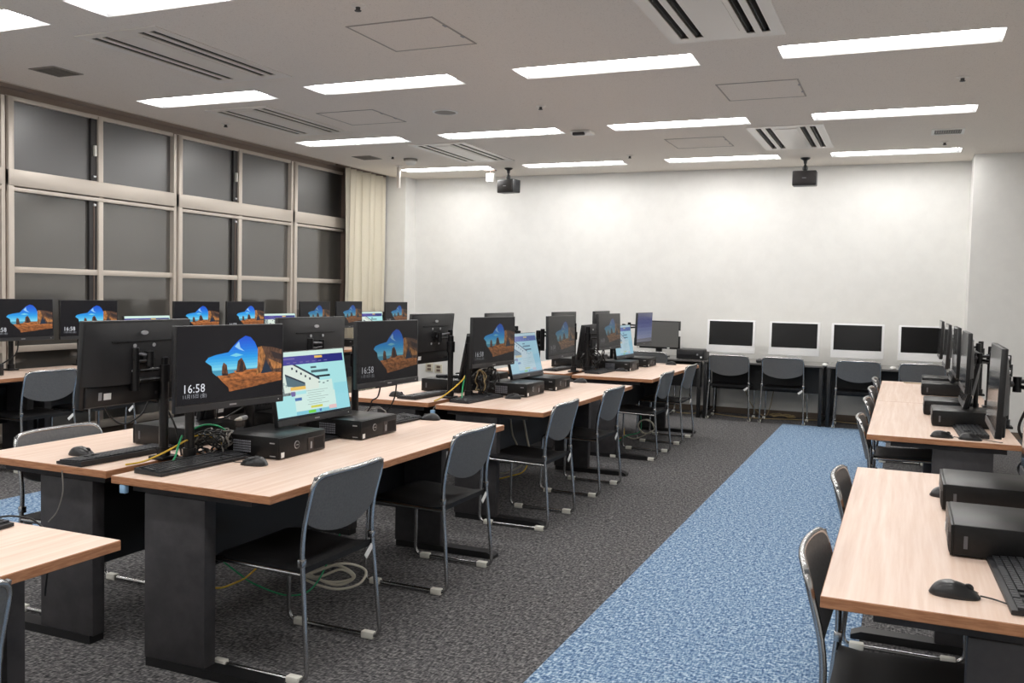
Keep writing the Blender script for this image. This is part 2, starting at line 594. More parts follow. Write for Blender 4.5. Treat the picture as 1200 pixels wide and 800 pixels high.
for x, y, lab in ((-5.0, 4.32, 'slotted ceiling air conditioner nearest the camera on the window side'),
                  (-5.91, 6.52, 'slotted ceiling air conditioner closest to the window wall, middle of three'),
                  (-5.06, 8.72, 'slotted ceiling air conditioner near the curtain corner of the room'),
                  (-1.41, 4.36, 'large slotted ceiling air conditioner cut by the top of the photo'),
                  (-1.43, 8.72, 'slotted ceiling air conditioner above the black hanging speaker on the right')):
    place('ac', make_ac, lab, (x, y, ZC), group='ceiling cassette air conditioners')
    HOLES.append((x + 0.06, x + AW - 0.06, y + 0.06, y + AL - 0.08))

# ceiling sheet with openings
xs = sorted({-6.68, XR} | {h[0] for h in HOLES} | {h[1] for h in HOLES})
ys = sorted({YF, YB} | {h[2] for h in HOLES} | {h[3] for h in HOLES})
bm = bmesh.new(); cache = {}
def gv(x, y):
    if (x, y) not in cache: cache[(x, y)] = bm.verts.new((x, y, ZC))
    return cache[(x, y)]
for i in range(len(xs) - 1):
    for j in range(len(ys) - 1):
        cx, cy = (xs[i] + xs[i + 1]) / 2, (ys[j] + ys[j + 1]) / 2
        if any(h[0] < cx < h[1] and h[2] < cy < h[3] for h in HOLES): continue
        bm.faces.new((gv(xs[i], ys[j]), gv(xs[i], ys[j + 1]), gv(xs[i + 1], ys[j + 1]), gv(xs[i + 1], ys[j])))
me = bpy.data.meshes.new('ceiling'); bm.to_mesh(me); bm.free(); me.materials.append(M['ceiling'])
o = bpy.data.objects.new('ceiling', me); C.objects.link(o); struct(o)
b = B(); b.box(-7.3, XR + 0.2, YF - 0.2, YB + 0.2, ZC + 0.3, ZC + 0.34, M['recess']); struct(b.build('ceiling_slab', smooth=False))

# access panels: a shallow frame line round a board
def make_access(label):
    t = thing('access_panel', label, 'access panel')
    f = B(); w = 0.6
    for a in ((0, w, 0, 0.012), (0, w, w - 0.012, w), (0, 0.012, 0.012, w - 0.012), (w - 0.012, w, 0.012, w - 0.012)):
        f.box(a[0], a[1], a[2], a[3], -0.004, 0.0, M['panel_line'])
    f.build('panel_frame', t, smooth=False)
    g = B(); g.box(0.012, w - 0.012, 0.012, w - 0.012, -0.002, 0.0, M['ceiling']); g.build('panel_board', t, smooth=False)
    k = B()
    for y in (0.18, 0.42): k.box(w - 0.02, w - 0.004, y - 0.02, y + 0.02, -0.006, -0.003, M['gray_mark'])
    k.build('catch', t, smooth=False)
    return t
for x, y, lab in ((-3.19, 4.72, 'square ceiling access panel nearest the camera, near the top of the photo'),
                  (-4.99, 6.93, 'square ceiling access panel between two air conditioners on the window side'),
                  (-1.37, 6.91, 'square ceiling access panel between the two right-hand air conditioners'),
                  (-2.31, 9.13, 'square ceiling access panel close to the back wall, left of the air conditioner')):
    place('access', make_access, lab, (x, y, ZC), group='ceiling access panels')

# flat vents
def make_flat_vent(label):
    t = thing('ceiling_vent', label, 'vent')
    f = B(); f.box(0, 0.26, 0, 0.27, -0.006, 0, M['vent_gray'], 0.002); f.build('vent_frame', t)
    s = B()
    for k in range(9): s.box(0.02, 0.24, 0.025 + k * 0.026, 0.038 + k * 0.026, -0.01, -0.005, M['slat_gray'])
    s.build('slats', t, smooth=False)
    return t
place('fvent', make_flat_vent, 'small flat grey ceiling vent beside the nearest window air conditioner', (-6.08, 4.85, ZC), group='flat ceiling vents')
place('fvent', make_flat_vent, 'small flat grey ceiling vent in front of the curtain', (-6.16, 9.28, ZC), group='flat ceiling vents')
t = thing('ceiling_grille', 'dark toothed ceiling grille near the right-hand pier', 'vent', (0.17, 9.28, ZC))
b = B()
for a in ((0, 0.28, 0, 0.03), (0, 0.28, 0.27, 0.3), (0, 0.025, 0.03, 0.27), (0.255, 0.28, 0.03, 0.27)):
    b.box(a[0], a[1], a[2], a[3], -0.008, 0, M['white_box'])
b.build('grille_frame', t, smooth=False)
b = B(); b.box(0.025, 0.255, 0.03, 0.27, -0.002, 0, M['dark_slot']); b.build('grille_opening', t, smooth=False)
b = B()
for k in range(11): b.box(0.04 + k * 0.02, 0.046 + k * 0.02, 0.03, 0.27, -0.008, -0.002, M['vent_gray'])
b.build('slats', t, smooth=False)

# round ceiling loudspeaker
t = thing('ceiling_loudspeaker', 'round grey loudspeaker grille set in the ceiling', 'speaker', (-3.82, 7.23, ZC))
b = B(); b.lathe([(0.115, 0), (0.115, -0.006), (0.095, -0.008), (0.095, 0)], M['white_box'], 32); b.build('ring', t)
b = B(); b.lathe([(0.095, -0.001), (0.095, -0.007), (0.05, -0.010), (0.001, -0.011)], M['vent_gray'], 32); b.build('speaker_grille', t)

# little ceiling domes
def make_dome(label):
    t = thing('sprinkler_head', label, 'sprinkler')
    b = B(); b.lathe([(0.042, 0), (0.04, -0.006), (0.016, -0.010), (0.016, -0.011)], M['ac_white'], 20); b.build('rosette', t)
    b = B(); b.lathe([(0.014, -0.01), (0.012, -0.026), (0.02, -0.029), (0.018, -0.033), (0.002, -0.035)], M['frame_dark'], 14); b.build('sprinkler_nozzle', t)
    return t
for x, y, lab in ((-2.89, 4.4, 'small ceiling sprinkler nearest the camera'),
                  (-2.91, 7.24, 'small ceiling sprinkler between two middle strip lights'),
                  (-5.66, 9.4, 'small ceiling sprinkler in front of the round smoke detector'),
                  (-2.94, 10.07, 'small ceiling sprinkler close to the back wall in mid-room'),
                  (0.315, 7.2, 'small ceiling sprinkler above the right-hand desks'),
                  (0.305, 10.03, 'small ceiling sprinkler behind the toothed grille'),
                  (-6.18, 7.11, 'small ceiling sprinkler beside the middle window air conditioner')):
    place('dome', make_dome, lab, (x, y, ZC), group='ceiling sprinkler heads')

t = thing('smoke_detector', 'round white smoke detector on the ceiling before the corner pier', 'smoke detector', (-5.56, 9.65, ZC))
b = B(); b.lathe([(0.085, 0), (0.085, -0.02), (0.07, -0.024)], M['vent_gray'], 28); b.build('detector_base', t)
b = B(); b.lathe([(0.068, -0.022), (0.066, -0.05), (0.04, -0.075), (0.001, -0.078)], M['white_box'], 28); b.build('detector_head', t)

t = thing('motion_sensor', 'square white sensor with a dark window on the ceiling', 'sensor', (-2.96, 8.48, ZC))
b = B(); b.box(-0.1, 0.1, -0.08, 0.08, -0.03, 0, M['white_box'], 0.008); b.build('sensor_body', t)
b = B(); b.box(-0.075, 0.045, -0.095, -0.05, -0.05, -0.02, M['frame_dark'], 0.008); b.build('sensor_window', t)

t = thing('hanging_post', 'narrow pale post hanging from the ceiling before the corner pier', 'post', (-6.0, 10.12, ZC))
b = B(); b.box(-0.035, 0.035, -0.035, 0.035, -0.01, 0, M['ac_white'], 0.002); b.cyl((0, 0, 0), (0, 0, -0.03), 0.012, M['ac_white']); b.build('ceiling_bracket', t)
b = B(); b.box(-0.018, 0.018, -0.022, 0.022, -0.285, -0.025, M['ac_white'], 0.004); b.build('post_body', t)

t = thing('ceiling_box', 'white square box hung under the ceiling left of a black speaker', 'box', (-5.02, 10.8, ZC))
b = B(); b.box(-0.07, 0.07, -0.03, 0.03, -0.012, 0, M['frame_side']); b.cyl((0, 0, 0), (0, 0, -0.05), 0.012, M['frame_side']); b.build('bracket', t)
b = B(); b.box(-0.055, 0.055, -0.03, 0.03, -0.155, -0.045, M['white_box'], 0.008); b.build('box_body', t)

def make_speaker(label):
    t = thing('hanging_speaker', label, 'speaker')
    b = B(); b.lathe([(0.055, 0), (0.05, -0.012), (0.022, -0.03), (0.016, -0.07)], M['speaker_black'], 20); b.build('ceiling_mount', t)
    b = B(); b.lathe([(0.008, -0.065), (0.01, -0.075), (0.026, -0.1), (0.03, -0.125), (0.02, -0.15)], M['speaker_black'], 16)
    b.build('swivel', t)
    b = B(); b.box(-0.13, 0.13, -0.07, 0.09, -0.315, -0.148, M['speaker_black'], 0.012)
    b.build('cabinet', t)
    g = B(); g.box(-0.118, 0.118, -0.078, -0.069, -0.303, -0.16, M['frame_dark'], 0.004); go = g.build('speaker_grille', t)
    l = B(); l.box(-0.022, 0.022, -0.0805, -0.078, -0.236, -0.228, M['gray_mark']); l.build('logo', go, smooth=False)
    return t
place('spk', make_speaker, 'black speaker hanging from the ceiling left of mid-wall', (-4.72, 10.69, ZC), (0, 0, R(-14)), 'hanging speakers')
place('spk', make_speaker, 'black speaker hanging below the right-hand air conditioner', (-1.09, 10.76, ZC), (0, 0, 0), 'hanging speakers')

# sockets on the back wall
def make_socket(label):
    t = thing('wall_socket', label, 'socket')
    b = B(); b.box(-0.06, 0.06, -0.012, 0, -0.06, 0.06, M['socket'], 0.004); b.build('plate', t)
    b = B()
    for z in (0.025, -0.025): b.box(-0.03, 0.03, -0.014, -0.011, z - 0.017, z + 0.017, M['frame_side'])
    b.build('outlets', t, smooth=False)
    return t
place('sock', make_socket, 'left wall socket of the two low on the back wall', (-6.23, YB, 0.345), group='wall sockets')
place('sock', make_socket, 'right wall socket of the two low on the back wall', (-6.08, YB, 0.335), group='wall sockets')

# ------------------------------------------------------------------ desks (user side is local +X)
def make_desk(L, D, name='computer_desk'):
    def mk(label):
        t = thing(name, label, 'desk')
        zt = 0.715
        b = B(); b.box(-D / 2, D / 2, 0, L, zt - 0.029, zt, M['wood_edge'], 0.002, 1)
        for f in b.bm.faces:
            if f.normal.z > 0.9 or f.calc_center_median().z > zt - 0.0005: f.material_index = b.slot(M['wood'])
        b.build('tabletop', t, smooth=False)
        b = B()
        b.box(-D / 2 + 0.06, D / 2 - 0.12, 0.05, 0.10, zt - 0.06, zt - 0.03, M['desk_metal'])
        b.box(-D / 2 + 0.06, D / 2 - 0.12, L - 0.10, L - 0.05, zt - 0.06, zt - 0.03, M['desk_metal'])
        b.box(-D / 2 + 0.10, -D / 2 + 0.14, 0.10, L - 0.10, zt - 0.06, zt - 0.03, M['desk_metal'])
        b.box(D / 2 - 0.2, D / 2 - 0.16, 0.10, L - 0.10, zt - 0.06, zt - 0.03, M['desk_metal'])
        b.build('under_frame', t, smooth=False)
        px0, px1 = (-0.247, 0.042) if D > 0.6 else (-0.05, 0.20)
        fx0, fx1 = (-0.235, 0.365) if D > 0.6 else (-0.05, D / 2 - 0.005)
        if D <= 0.6: px0, px1, fx0, fx1 = -0.20, 0.04, -0.2, 0.19
        for s, y in ((1, 0.075), (-1, L - 0.075)):
            lg = B()
            lg.box(px0, px1, y - 0.03, y + 0.03, 0.032, zt - 0.06, M['desk_metal'], 0.004)
            lo = lg.build('leg', t)
            ft = B()
            ft.prism([(fx0, y - 0.035, 0), (fx1, y - 0.035, 0), (fx1, y - 0.035, 0.018), (fx1 - 0.04, y - 0.035, 0.034), (fx0, y - 0.035, 0.034)],
                     (0, 0.07, 0), M['black_metal'])
            ft.build('foot', lo)
        b = B(); b.box(px0 + 0.04, px0 + 0.055, 0.105, L - 0.105, 0.30, zt - 0.06, M['black_metal']); b.build('modesty_panel', t, smooth=False)
        b = B()
        b.box(px0 + 0.07, px0 + 0.17, 0.2, L - 0.2, 0.555, 0.56, M['black_metal'])
        b.box(px0 + 0.165, px0 + 0.17, 0.2, L - 0.2, 0.56, 0.60, M['black_metal']); b.build('cable_tray', t, smooth=False)
        return t
    return mk

CR, CL = -2.343, -3.158
NEAR = ['front', 'middle', 'rear']
ISL = ['nearest', 'middle', 'farthest']
Y0 = [2.505, 5.07, 7.63]
DL = [1.985, 1.95, 1.95]
for k in range(3):
    place('desk%g' % DL[k], make_desk(DL[k], 0.736), 'wood-topped desk on the aisle side of the %s centre island' % ISL[k], (CR, Y0[k], 0), group='centre island desks')
for k in range(3):
    place('desk%g' % DL[k], make_desk(DL[k], 0.736), 'wood-topped desk on the window side of the %s centre island' % ISL[k], (CL, Y0[k] + DL[k] + 0.05, 0), (0, 0, PI), 'centre island desks')
place('desk1.985', make_desk(1.985, 0.736), 'wood-topped desk cut by the bottom left corner of the photo', (CR - 0.02, -0.105, 0), group='centre island desks')
WY = [3.30, 5.18, 7.06, 8.94]
WXC = -6.42
wn = ['nearest the camera', 'second from the camera', 'third from the camera', 'nearest the curtain']
for k, y in enumerate(WY):
    place('desk1.88', make_desk(1.87, 0.61), 'wood-topped desk along the windows, %s' % wn[k], (WXC, y, 0), group='window row desks')
RY = [2.285, 5.215, 7.03]
for k, y in enumerate(RY):
    lab = ['wood-topped desk in the right foreground', 'wood-topped desk beyond the gap on the right', 'wood-topped desk at the far end of the right row'][k]
    place('rdesk%d' % (k > 0), make_desk(1.875 if k == 0 else 1.81, 0.736), lab, (0.208, y + (1.875 if k == 0 else 1.81), 0), (0, 0, PI), 'right row desks')

# ------------------------------------------------------------------ chairs (sitter faces local -X)
def make_chair(label):
    t = thing('stacking_chair', label, 'chair')
    hw = 0.245
    top = 0.762
    b = B()
    # one bent tube: front leg, sled rail, rear leg, over the backrest and down the other side
    left = [(-0.17, -hw + 0.02, 0.408), (-0.222, -hw + 0.012, 0.405), (-0.232, -hw, 0.013), (0.228, -hw, 0.013), (0.182, -hw + 0.018, 0.53), (0.240, -hw + 0.016, 0.757)]
    rads = [0, 0.03, 0.05, 0.05, 0.1, 0.06]
    topmid = [(0.263, -0.12, top + 0.001), (0.271, 0, top), (0.263, 0.12, top + 0.001)]
    path = left + topmid + [(x, -y, z) for x, y, z in left[::-1]]
    rr = rads + [0.06, 0.06, 0.06] + rads[::-1]
    b.tube(fillet(path, rr, 5), 0.0095, M['chrome'], 8)
    b.build('tube_frame', t, angle=70)
    b = B()
    for s in (-1, 1):
        b.tube([(-0.215, s * (hw - 0.012), 0.405), (0.192, s * (hw - 0.014), 0.396)], 0.008, M['chrome'], 8)
    b.tube([(-0.205, -hw + 0.015, 0.402), (-0.205, hw - 0.015, 0.402)], 0.008, M['chrome'], 8)
    b.build('seat_rails', t, angle=70)
    b = B()
    def seatf(u, v):
        x = -0.235 + 0.42 * u
        y = -0.228 + 0.456 * v
        z = 0.434 - 0.022 * u - 0.010 * math.sin(PI * v) * math.sin(PI * min(1, u * 1.1)) - 0.03 * max(0, 0.14 - u) / 0.14 * max(0, 0.14 - u) / 0.14
        if u > 0.85: z += 0.012 * (u - 0.85) / 0.15
        e = min(u, 1 - u, v, 1 - v)
        return Vector((x, y, z - (0.008 if e < 1e-6 else 0)))
    b.grid(seatf, 14, 12, M['seat'], thick=-0.024)
    b.build('seat', t, angle=60)
    b = B()
    def backf(u, v):
        y = -0.224 + 0.448 * u
        q = 1 - (2 * u - 1) ** 2
        zlo = 0.595 - 0.068 * q ** 0.75
        z = zlo + (0.757 - zlo) * v
        xb = 0.182 + (z - 0.53) * 0.258
        return Vector((xb + 0.029 * q - 0.008, y, z))
    b.grid(backf, 18, 8, M['backrest'], thick=0.012)
    b.build('backrest', t, angle=60)
    for sx in (-0.17, 0.17):
        for sy in (-1, 1):
            f = B(); f.box(sx - 0.028, sx + 0.028, sy * hw - 0.016, sy * hw + 0.016, 0.0, 0.029, M['white_plastic'], 0.005)
            f.build('glide', t)
    for s in (-1, 1):
        b = B(); b.box(0.176, 0.200, s * (hw - 0.015) - 0.013, s * (hw - 0.015) + 0.013, 0.425, 0.455, M['chrome'], 0.004)
        b.build('joint_collar', t)
    b = B(); b.box(-0.002, 0.002, -0.03, 0.03, -0.011, 0.011, M['tag_white'], mtx=Matrix.Translation((0.196, 0.20, 0.378)) @ Euler((R(38), 0, 0)).to_matrix().to_4x4())
    b.build('tag', t, smooth=False)
    return t

chairs = []
def chair(label, x, y, rz, group):
    place('chair', make_chair, label, (x, y, 0), (0, 0, rz + R(random.uniform(-1.2, 1.2))), group)

CG = 'chairs along the centre aisle'
for y, n in ((2.905, 'nearest'), (4.0, 'second'), (5.30, 'third'), (6.33, 'fourth'), (7.93, 'fifth'), (8.91, 'last')):
    chair('%s black chrome chair in the line along the centre aisle' % n, -2.15, y, 0, CG)
chair('black chrome chair cut by the left edge in the bottom corner', -2.09, 1.20, 0, CG)
chair('black chrome chair tucked at the window side of the nearest centre desk', -3.32, 2.99, PI, 'chairs on the window side of the centre islands')
for y, n in ((4.99, 'with its backrest in full view'), (5.60, 'only its legs showing past a monitor'), (6.38, 'hidden behind the nearest black monitor back')):
    chair('black chrome chair in the window row, ' + n, -6.24, y, 0, 'chairs in the window row')
for k, (y, n) in enumerate(((2.575, 'beside the right foreground desk, nearest the camera'), (3.69, 'beside the right foreground desk, farther from the camera'),
                            (5.59, 'first along the farther right-hand desks'), (6.62, 'second along the farther right-hand desks'),
                            (7.47, 'third along the farther right-hand desks'), (8.42, 'last along the farther right-hand desks'))):
    chair('black chrome chair ' + n, 0.042, y, PI, 'chairs along the right row')
for x, n in ((-2.83, 'behind the farthest centre desk'), (-1.86, 'in front of the leftmost white computer'), (-1.25, 'in front of the second white computer'),
             (-0.445, 'in front of the third white computer'), (0.21, 'in front of the rightmost white computer')):
    chair('black chrome chair at the back table, ' + n, x, 10.93, -PI / 2, 'chairs at the back wall tables')

# ------------------------------------------------------------------ screen pictures
def lock_mats(suffix, s):
    cols = dict(dark=(22, 21, 25), sky1=(40, 96, 214), sky2=(36, 134, 224), sky3=(58, 176, 232), sky4=(120, 206, 232), cloud=(150, 200, 240),
                sea=(72, 150, 180), sand1=(164, 100, 56), sand2=(138, 84, 48), rock=(94, 62, 46), rockd=(46, 38, 40), pillar=(158, 106, 62),
                arch=(92, 66, 52), archd=(54, 44, 44), gap=(34, 48, 66), text=(220, 222, 228), text2=(150, 152, 158))
    w = {'bright': 0.0, 'dim': 0.22, 'faint': 0.62}[suffix]  # grey mix paints slanted-view dimming and reflected haze into the picture colours
    g = (74, 73, 70)
    for q in range(12):
        t = q / 11
        st = [(36, 84, 208), (34, 116, 222), (44, 158, 230), (126, 210, 234)]
        z = min(int(t * 3), 2); f_ = t * 3 - z
        cols['band%d' % q] = tuple(st[z][c] * (1 - f_) + st[z + 1][c] * f_ for c in range(3))
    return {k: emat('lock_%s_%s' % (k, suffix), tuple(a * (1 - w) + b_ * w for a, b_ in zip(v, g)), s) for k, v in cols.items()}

def web_mats(suffix, s):
    cols = dict(bg=(168, 224, 226), top=(206, 232, 222), head=(66, 62, 146), head2=(44, 48, 120), yel=(232, 190, 96), white=(222, 238, 228), bld=(216, 228, 218),
                edge=(44, 56, 72), win=(84, 110, 120), trees=(140, 152, 150), trees2=(112, 122, 124), text=(70, 96, 104), line=(150, 172, 168), blk=(30, 38, 44),
                lime=(112, 206, 74), ylw=(206, 206, 84), blue=(70, 110, 170), pink=(224, 190, 190), cyan=(128, 196, 214), bar=(32, 40, 50), purp=(110, 100, 160),
                panel=(206, 232, 224), cy2=(150, 214, 224))
    w = {'bright': 0.0, 'dim': 0.5}[suffix]  # pale blue mix paints the washed-out slanted view into the page colours
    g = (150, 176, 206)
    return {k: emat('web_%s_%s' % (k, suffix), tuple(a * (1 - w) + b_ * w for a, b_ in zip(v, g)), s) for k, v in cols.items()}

SW, SH = 0.541, 0.300           # lit area
SZ = 0.0135                     # centre of the lit area above the housing centre
def uvp(u, v, lay):
    return Vector((0.0005 + lay * 0.00012, (u - 0.5) * SW, SZ + (0.5 - v) * SH))

def pol(b, pts, m, lay):
    f = b.poly([uvp(u, v, lay) for u, v in pts], m)
    f.normal_update()
    if f.normal.x < 0: f.normal_flip()
    return f

def clip_rect(poly, v0, v1):
    """part of polygon between v0 and v1"""
    def cut(P, f, inter):
        out = []
        for i in range(len(P)):
            a, c = P[i], P[(i + 1) % len(P)]
            if f(a): out.append(a)
            if f(a) != f(c): out.append(inter(a, c))
        return out
    def mk(vv):
        return lambda a, c: (a[0] + (c[0] - a[0]) * (vv - a[1]) / (c[1] - a[1]), vv)
    P = cut(poly, lambda p: p[1] >= v0, mk(v0))
    if len(P) < 3: return []
    P = cut(P, lambda p: p[1] <= v1, mk(v1))
    return P if len(P) >= 3 else []

def lock_picture(mm, clock='16:58'):
    b = B()
    pol(b, [(0, 0), (1, 0), (1, 1), (0, 1)], mm['dark'], 0)
    opening = [(0.244, 0.462), (0.272, 0.411), (0.339, 0.381), (0.456, 0.353), (0.506, 0.267), (0.557, 0.193), (0.619, 0.139), (0.671, 0.161),
               (0.713, 0.232), (0.743, 0.332), (0.747, 0.473), (0.737, 0.6), (0.31, 0.613), (0.301, 0.525)]
    bands = [(0.139 + 0.0375 * q, 0.139 + 0.0375 * (q + 1) if q < 11 else 0.588, 'band%d' % q) for q in range(12)] + [(0.588, 0.62, 'sea')]
    for v0, v1, k in bands:
        P = clip_rect(opening, v0, v1)
        if P: pol(b, P, mm[k], 1)
    pol(b, [(0.516, 0.281), (0.557, 0.213), (0.569, 0.297), (0.613, 0.351), (0.557, 0.321)], mm['cloud'], 2)
    pol(b, [(0.47, 0.40), (0.53, 0.37), (0.60, 0.40), (0.53, 0.42)], mm['sky4'], 2)
    pol(b, [(0.31, 0.613), (0.737, 0.598), (0.989, 0.66), (0.989, 0.79), (0.70, 0.845), (0.466, 0.884), (0.456, 0.822), (0.412, 0.763), (0.358, 0.67)], mm['sand1'], 1)
    pol(b, [(0.42, 0.74), (0.70, 0.70), (0.985, 0.74), (0.985, 0.79), (0.70, 0.845), (0.466, 0.884), (0.456, 0.822)], mm['sand2'], 2)
    pol(b, [(0.31, 0.613), (0.50, 0.60), (0.52, 0.628), (0.40, 0.655), (0.345, 0.662)], mm['sea'], 3)
    pol(b, [(0.395, 0.633), (0.397, 0.546), (0.41, 0.486), (0.441, 0.522), (0.453, 0.638)], mm['rock'], 4)
    pol(b, [(0.395, 0.633), (0.453, 0.638), (0.45, 0.665), (0.40, 0.66)], mm['rockd'], 4)
    pol(b, [(0.531, 0.631), (0.547, 0.475), (0.582, 0.435), (0.61, 0.506), (0.631, 0.598), (0.593, 0.637)], mm['rock'], 4)
    pol(b, [(0.56, 0.62), (0.575, 0.47), (0.60, 0.51), (0.595, 0.62)], mm['rockd'], 5)
    pol(b, [(0.783, 0.291), (0.887, 0.309), (0.994, 0.357), (0.992, 0.68), (0.887, 0.662), (0.80, 0.66), (0.743, 0.33)], mm['arch'], 2)
    pol(b, [(0.87, 0.36), (0.992, 0.42), (0.992, 0.50), (0.91, 0.47)], mm['archd'], 3)
    pol(b, [(0.743, 0.304), (0.783, 0.291), (0.821, 0.435), (0.783, 0.646), (0.724, 0.694), (0.74, 0.586)], mm['pillar'], 4)
    pol(b, [(0.826, 0.493), (0.893, 0.662), (0.775, 0.673)], mm['gap'], 5)
    pol(b, [(0.85, 0.47), (0.99, 0.56), (0.99, 0.62), (0.90, 0.62)], mm['pillar'], 3)
    text_faces(b, clock, 0.047, uvp(0.045, 0.852, 3), (0, 1, 0), (0, 0, 1), mm['text'])
    text_faces(b, '11\u6708\u0031\u0035\u65e5 (\u91d1)', 0.019, uvp(0.045, 0.92, 3), (0, 1, 0), (0, 0, 1), mm['text2'])
    return b.mesh('screen', smooth=False)

def web_picture(mm):
    b = B()
    rc = lambda u0, v0, u1, v1, k, l: pol(b, [(u0, v0), (u1, v0), (u1, v1), (u0, v1)], mm[k], l)
    rc(0, 0, 1, 1, 'bg', 0)
    rc(0, 0, 1, .07, 'top', 1)
    rc(0, .07, .98, .2, 'head', 1); rc(.6, .07, .98, .2, 'head2', 2)
    rc(.57, .085, .68, .12, 'yel', 3)
    rc(.14, .095, .3, .12, 'purp', 3)
    for k in range(7): rc(.19 + .085 * k, .16, .235 + .085 * k, .175, 'purp', 3)
    # photo of a pale building seen from a corner
    rc(0, .2, .26, .66, 'trees', 1); rc(0, .42, .24, .66, 'trees2', 2)
    for i in range(9): rc(.01 + .026 * i, .46 + .03 * (i % 4), .03 + .026 * i, .50 + .03 * (i % 4), 'line', 3)
    pol(b, [(.10, .21), (.26, .2), (.6, .45), (.58, .60), (.12, .62)], mm['bld'], 3)
    pol(b, [(.26, .2), (.30, .2), (.61, .44), (.60, .47)], mm['edge'], 4)
    pol(b, [(.15, .33), (.40, .49), (.40, .58), (.16, .52)], mm['win'], 4)
    pol(b, [(.15, .33), (.40, .49), (.40, .515), (.15, .36)], mm['edge'], 5)
    for i in range(5):
        u = .24 + .055 * i; v = .24 + .045 * i
        rc(u, v, u + .022, v + .035, 'edge', 5)
    rc(.5, .25, .58, .28, 'text', 2); rc(.5, .31, .74, .35, 'text', 2)
    rc(.56, .40, .76, .43, 'blk', 2)
    rc(.4, .48, .78, .66, 'panel', 2)
    for i in range(3): rc(.58 + .06 * i, .5 + .02 * (i % 2), .61 + .06 * i, .515 + .02 * (i % 2), 'text', 4)
    rc(.2, .54, .4, .59, 'yel', 6)
    rc(.2, .61, .25, .68, 'purp', 6)
    rc(.24, .66, .8, .96, 'panel', 1)
    for i in range(7): rc(.40 + .02 * (i % 2), .62 + .035 * i, .70 - .05 * (i % 3), .627 + .035 * i, 'line', 4)
    rc(.24, .71, .33, .755, 'blue', 4)
    rc(.44, .86, .60, .895, 'ylw', 4)
    rc(.24, .92, .8, .975, 'cyan', 3); rc(.4, .925, .5, .97, 'lime', 4); rc(.69, .89, .8, .95, 'pink', 4); rc(.55, .925, .58, .965, 'blue', 4)
    rc(.8, .55, 1, 1, 'cy2', 1)
    rc(0, .977, 1, 1, 'bar', 5)
    return b.mesh('screen', smooth=False)

LOCK_A = lock_picture(lock_mats('bright', 1.0))
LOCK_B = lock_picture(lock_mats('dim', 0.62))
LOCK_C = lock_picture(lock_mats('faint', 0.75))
WEB_A = web_picture(web_mats('bright', 1.0))
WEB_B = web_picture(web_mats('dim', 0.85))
b = B(); pol(b, [(0, 0), (1, 0), (1, 1), (0, 1)], M['screen_off'], 0); OFF = b.mesh('screen', smooth=False)
b = B(); pol(b, [(0, 0), (1, 0), (1, 1), (0, 1)], M['screen_glossy'], 0); GLOSS = b.mesh('screen', smooth=False)
b = B()
for i, c in enumerate(((58, 62, 98), (62, 66, 112), (66, 72, 120), (78, 84, 128), (92, 100, 138), (104, 112, 144), (112, 118, 146), (92, 92, 104))):
    pol(b, [(0, i / 8), (1, i / 8), (1, (i + 1) / 8), (0, (i + 1) / 8)], emat('blue_page_%d' % i, c, 0.85), 0)
BLUE = b.mesh('screen', smooth=False)

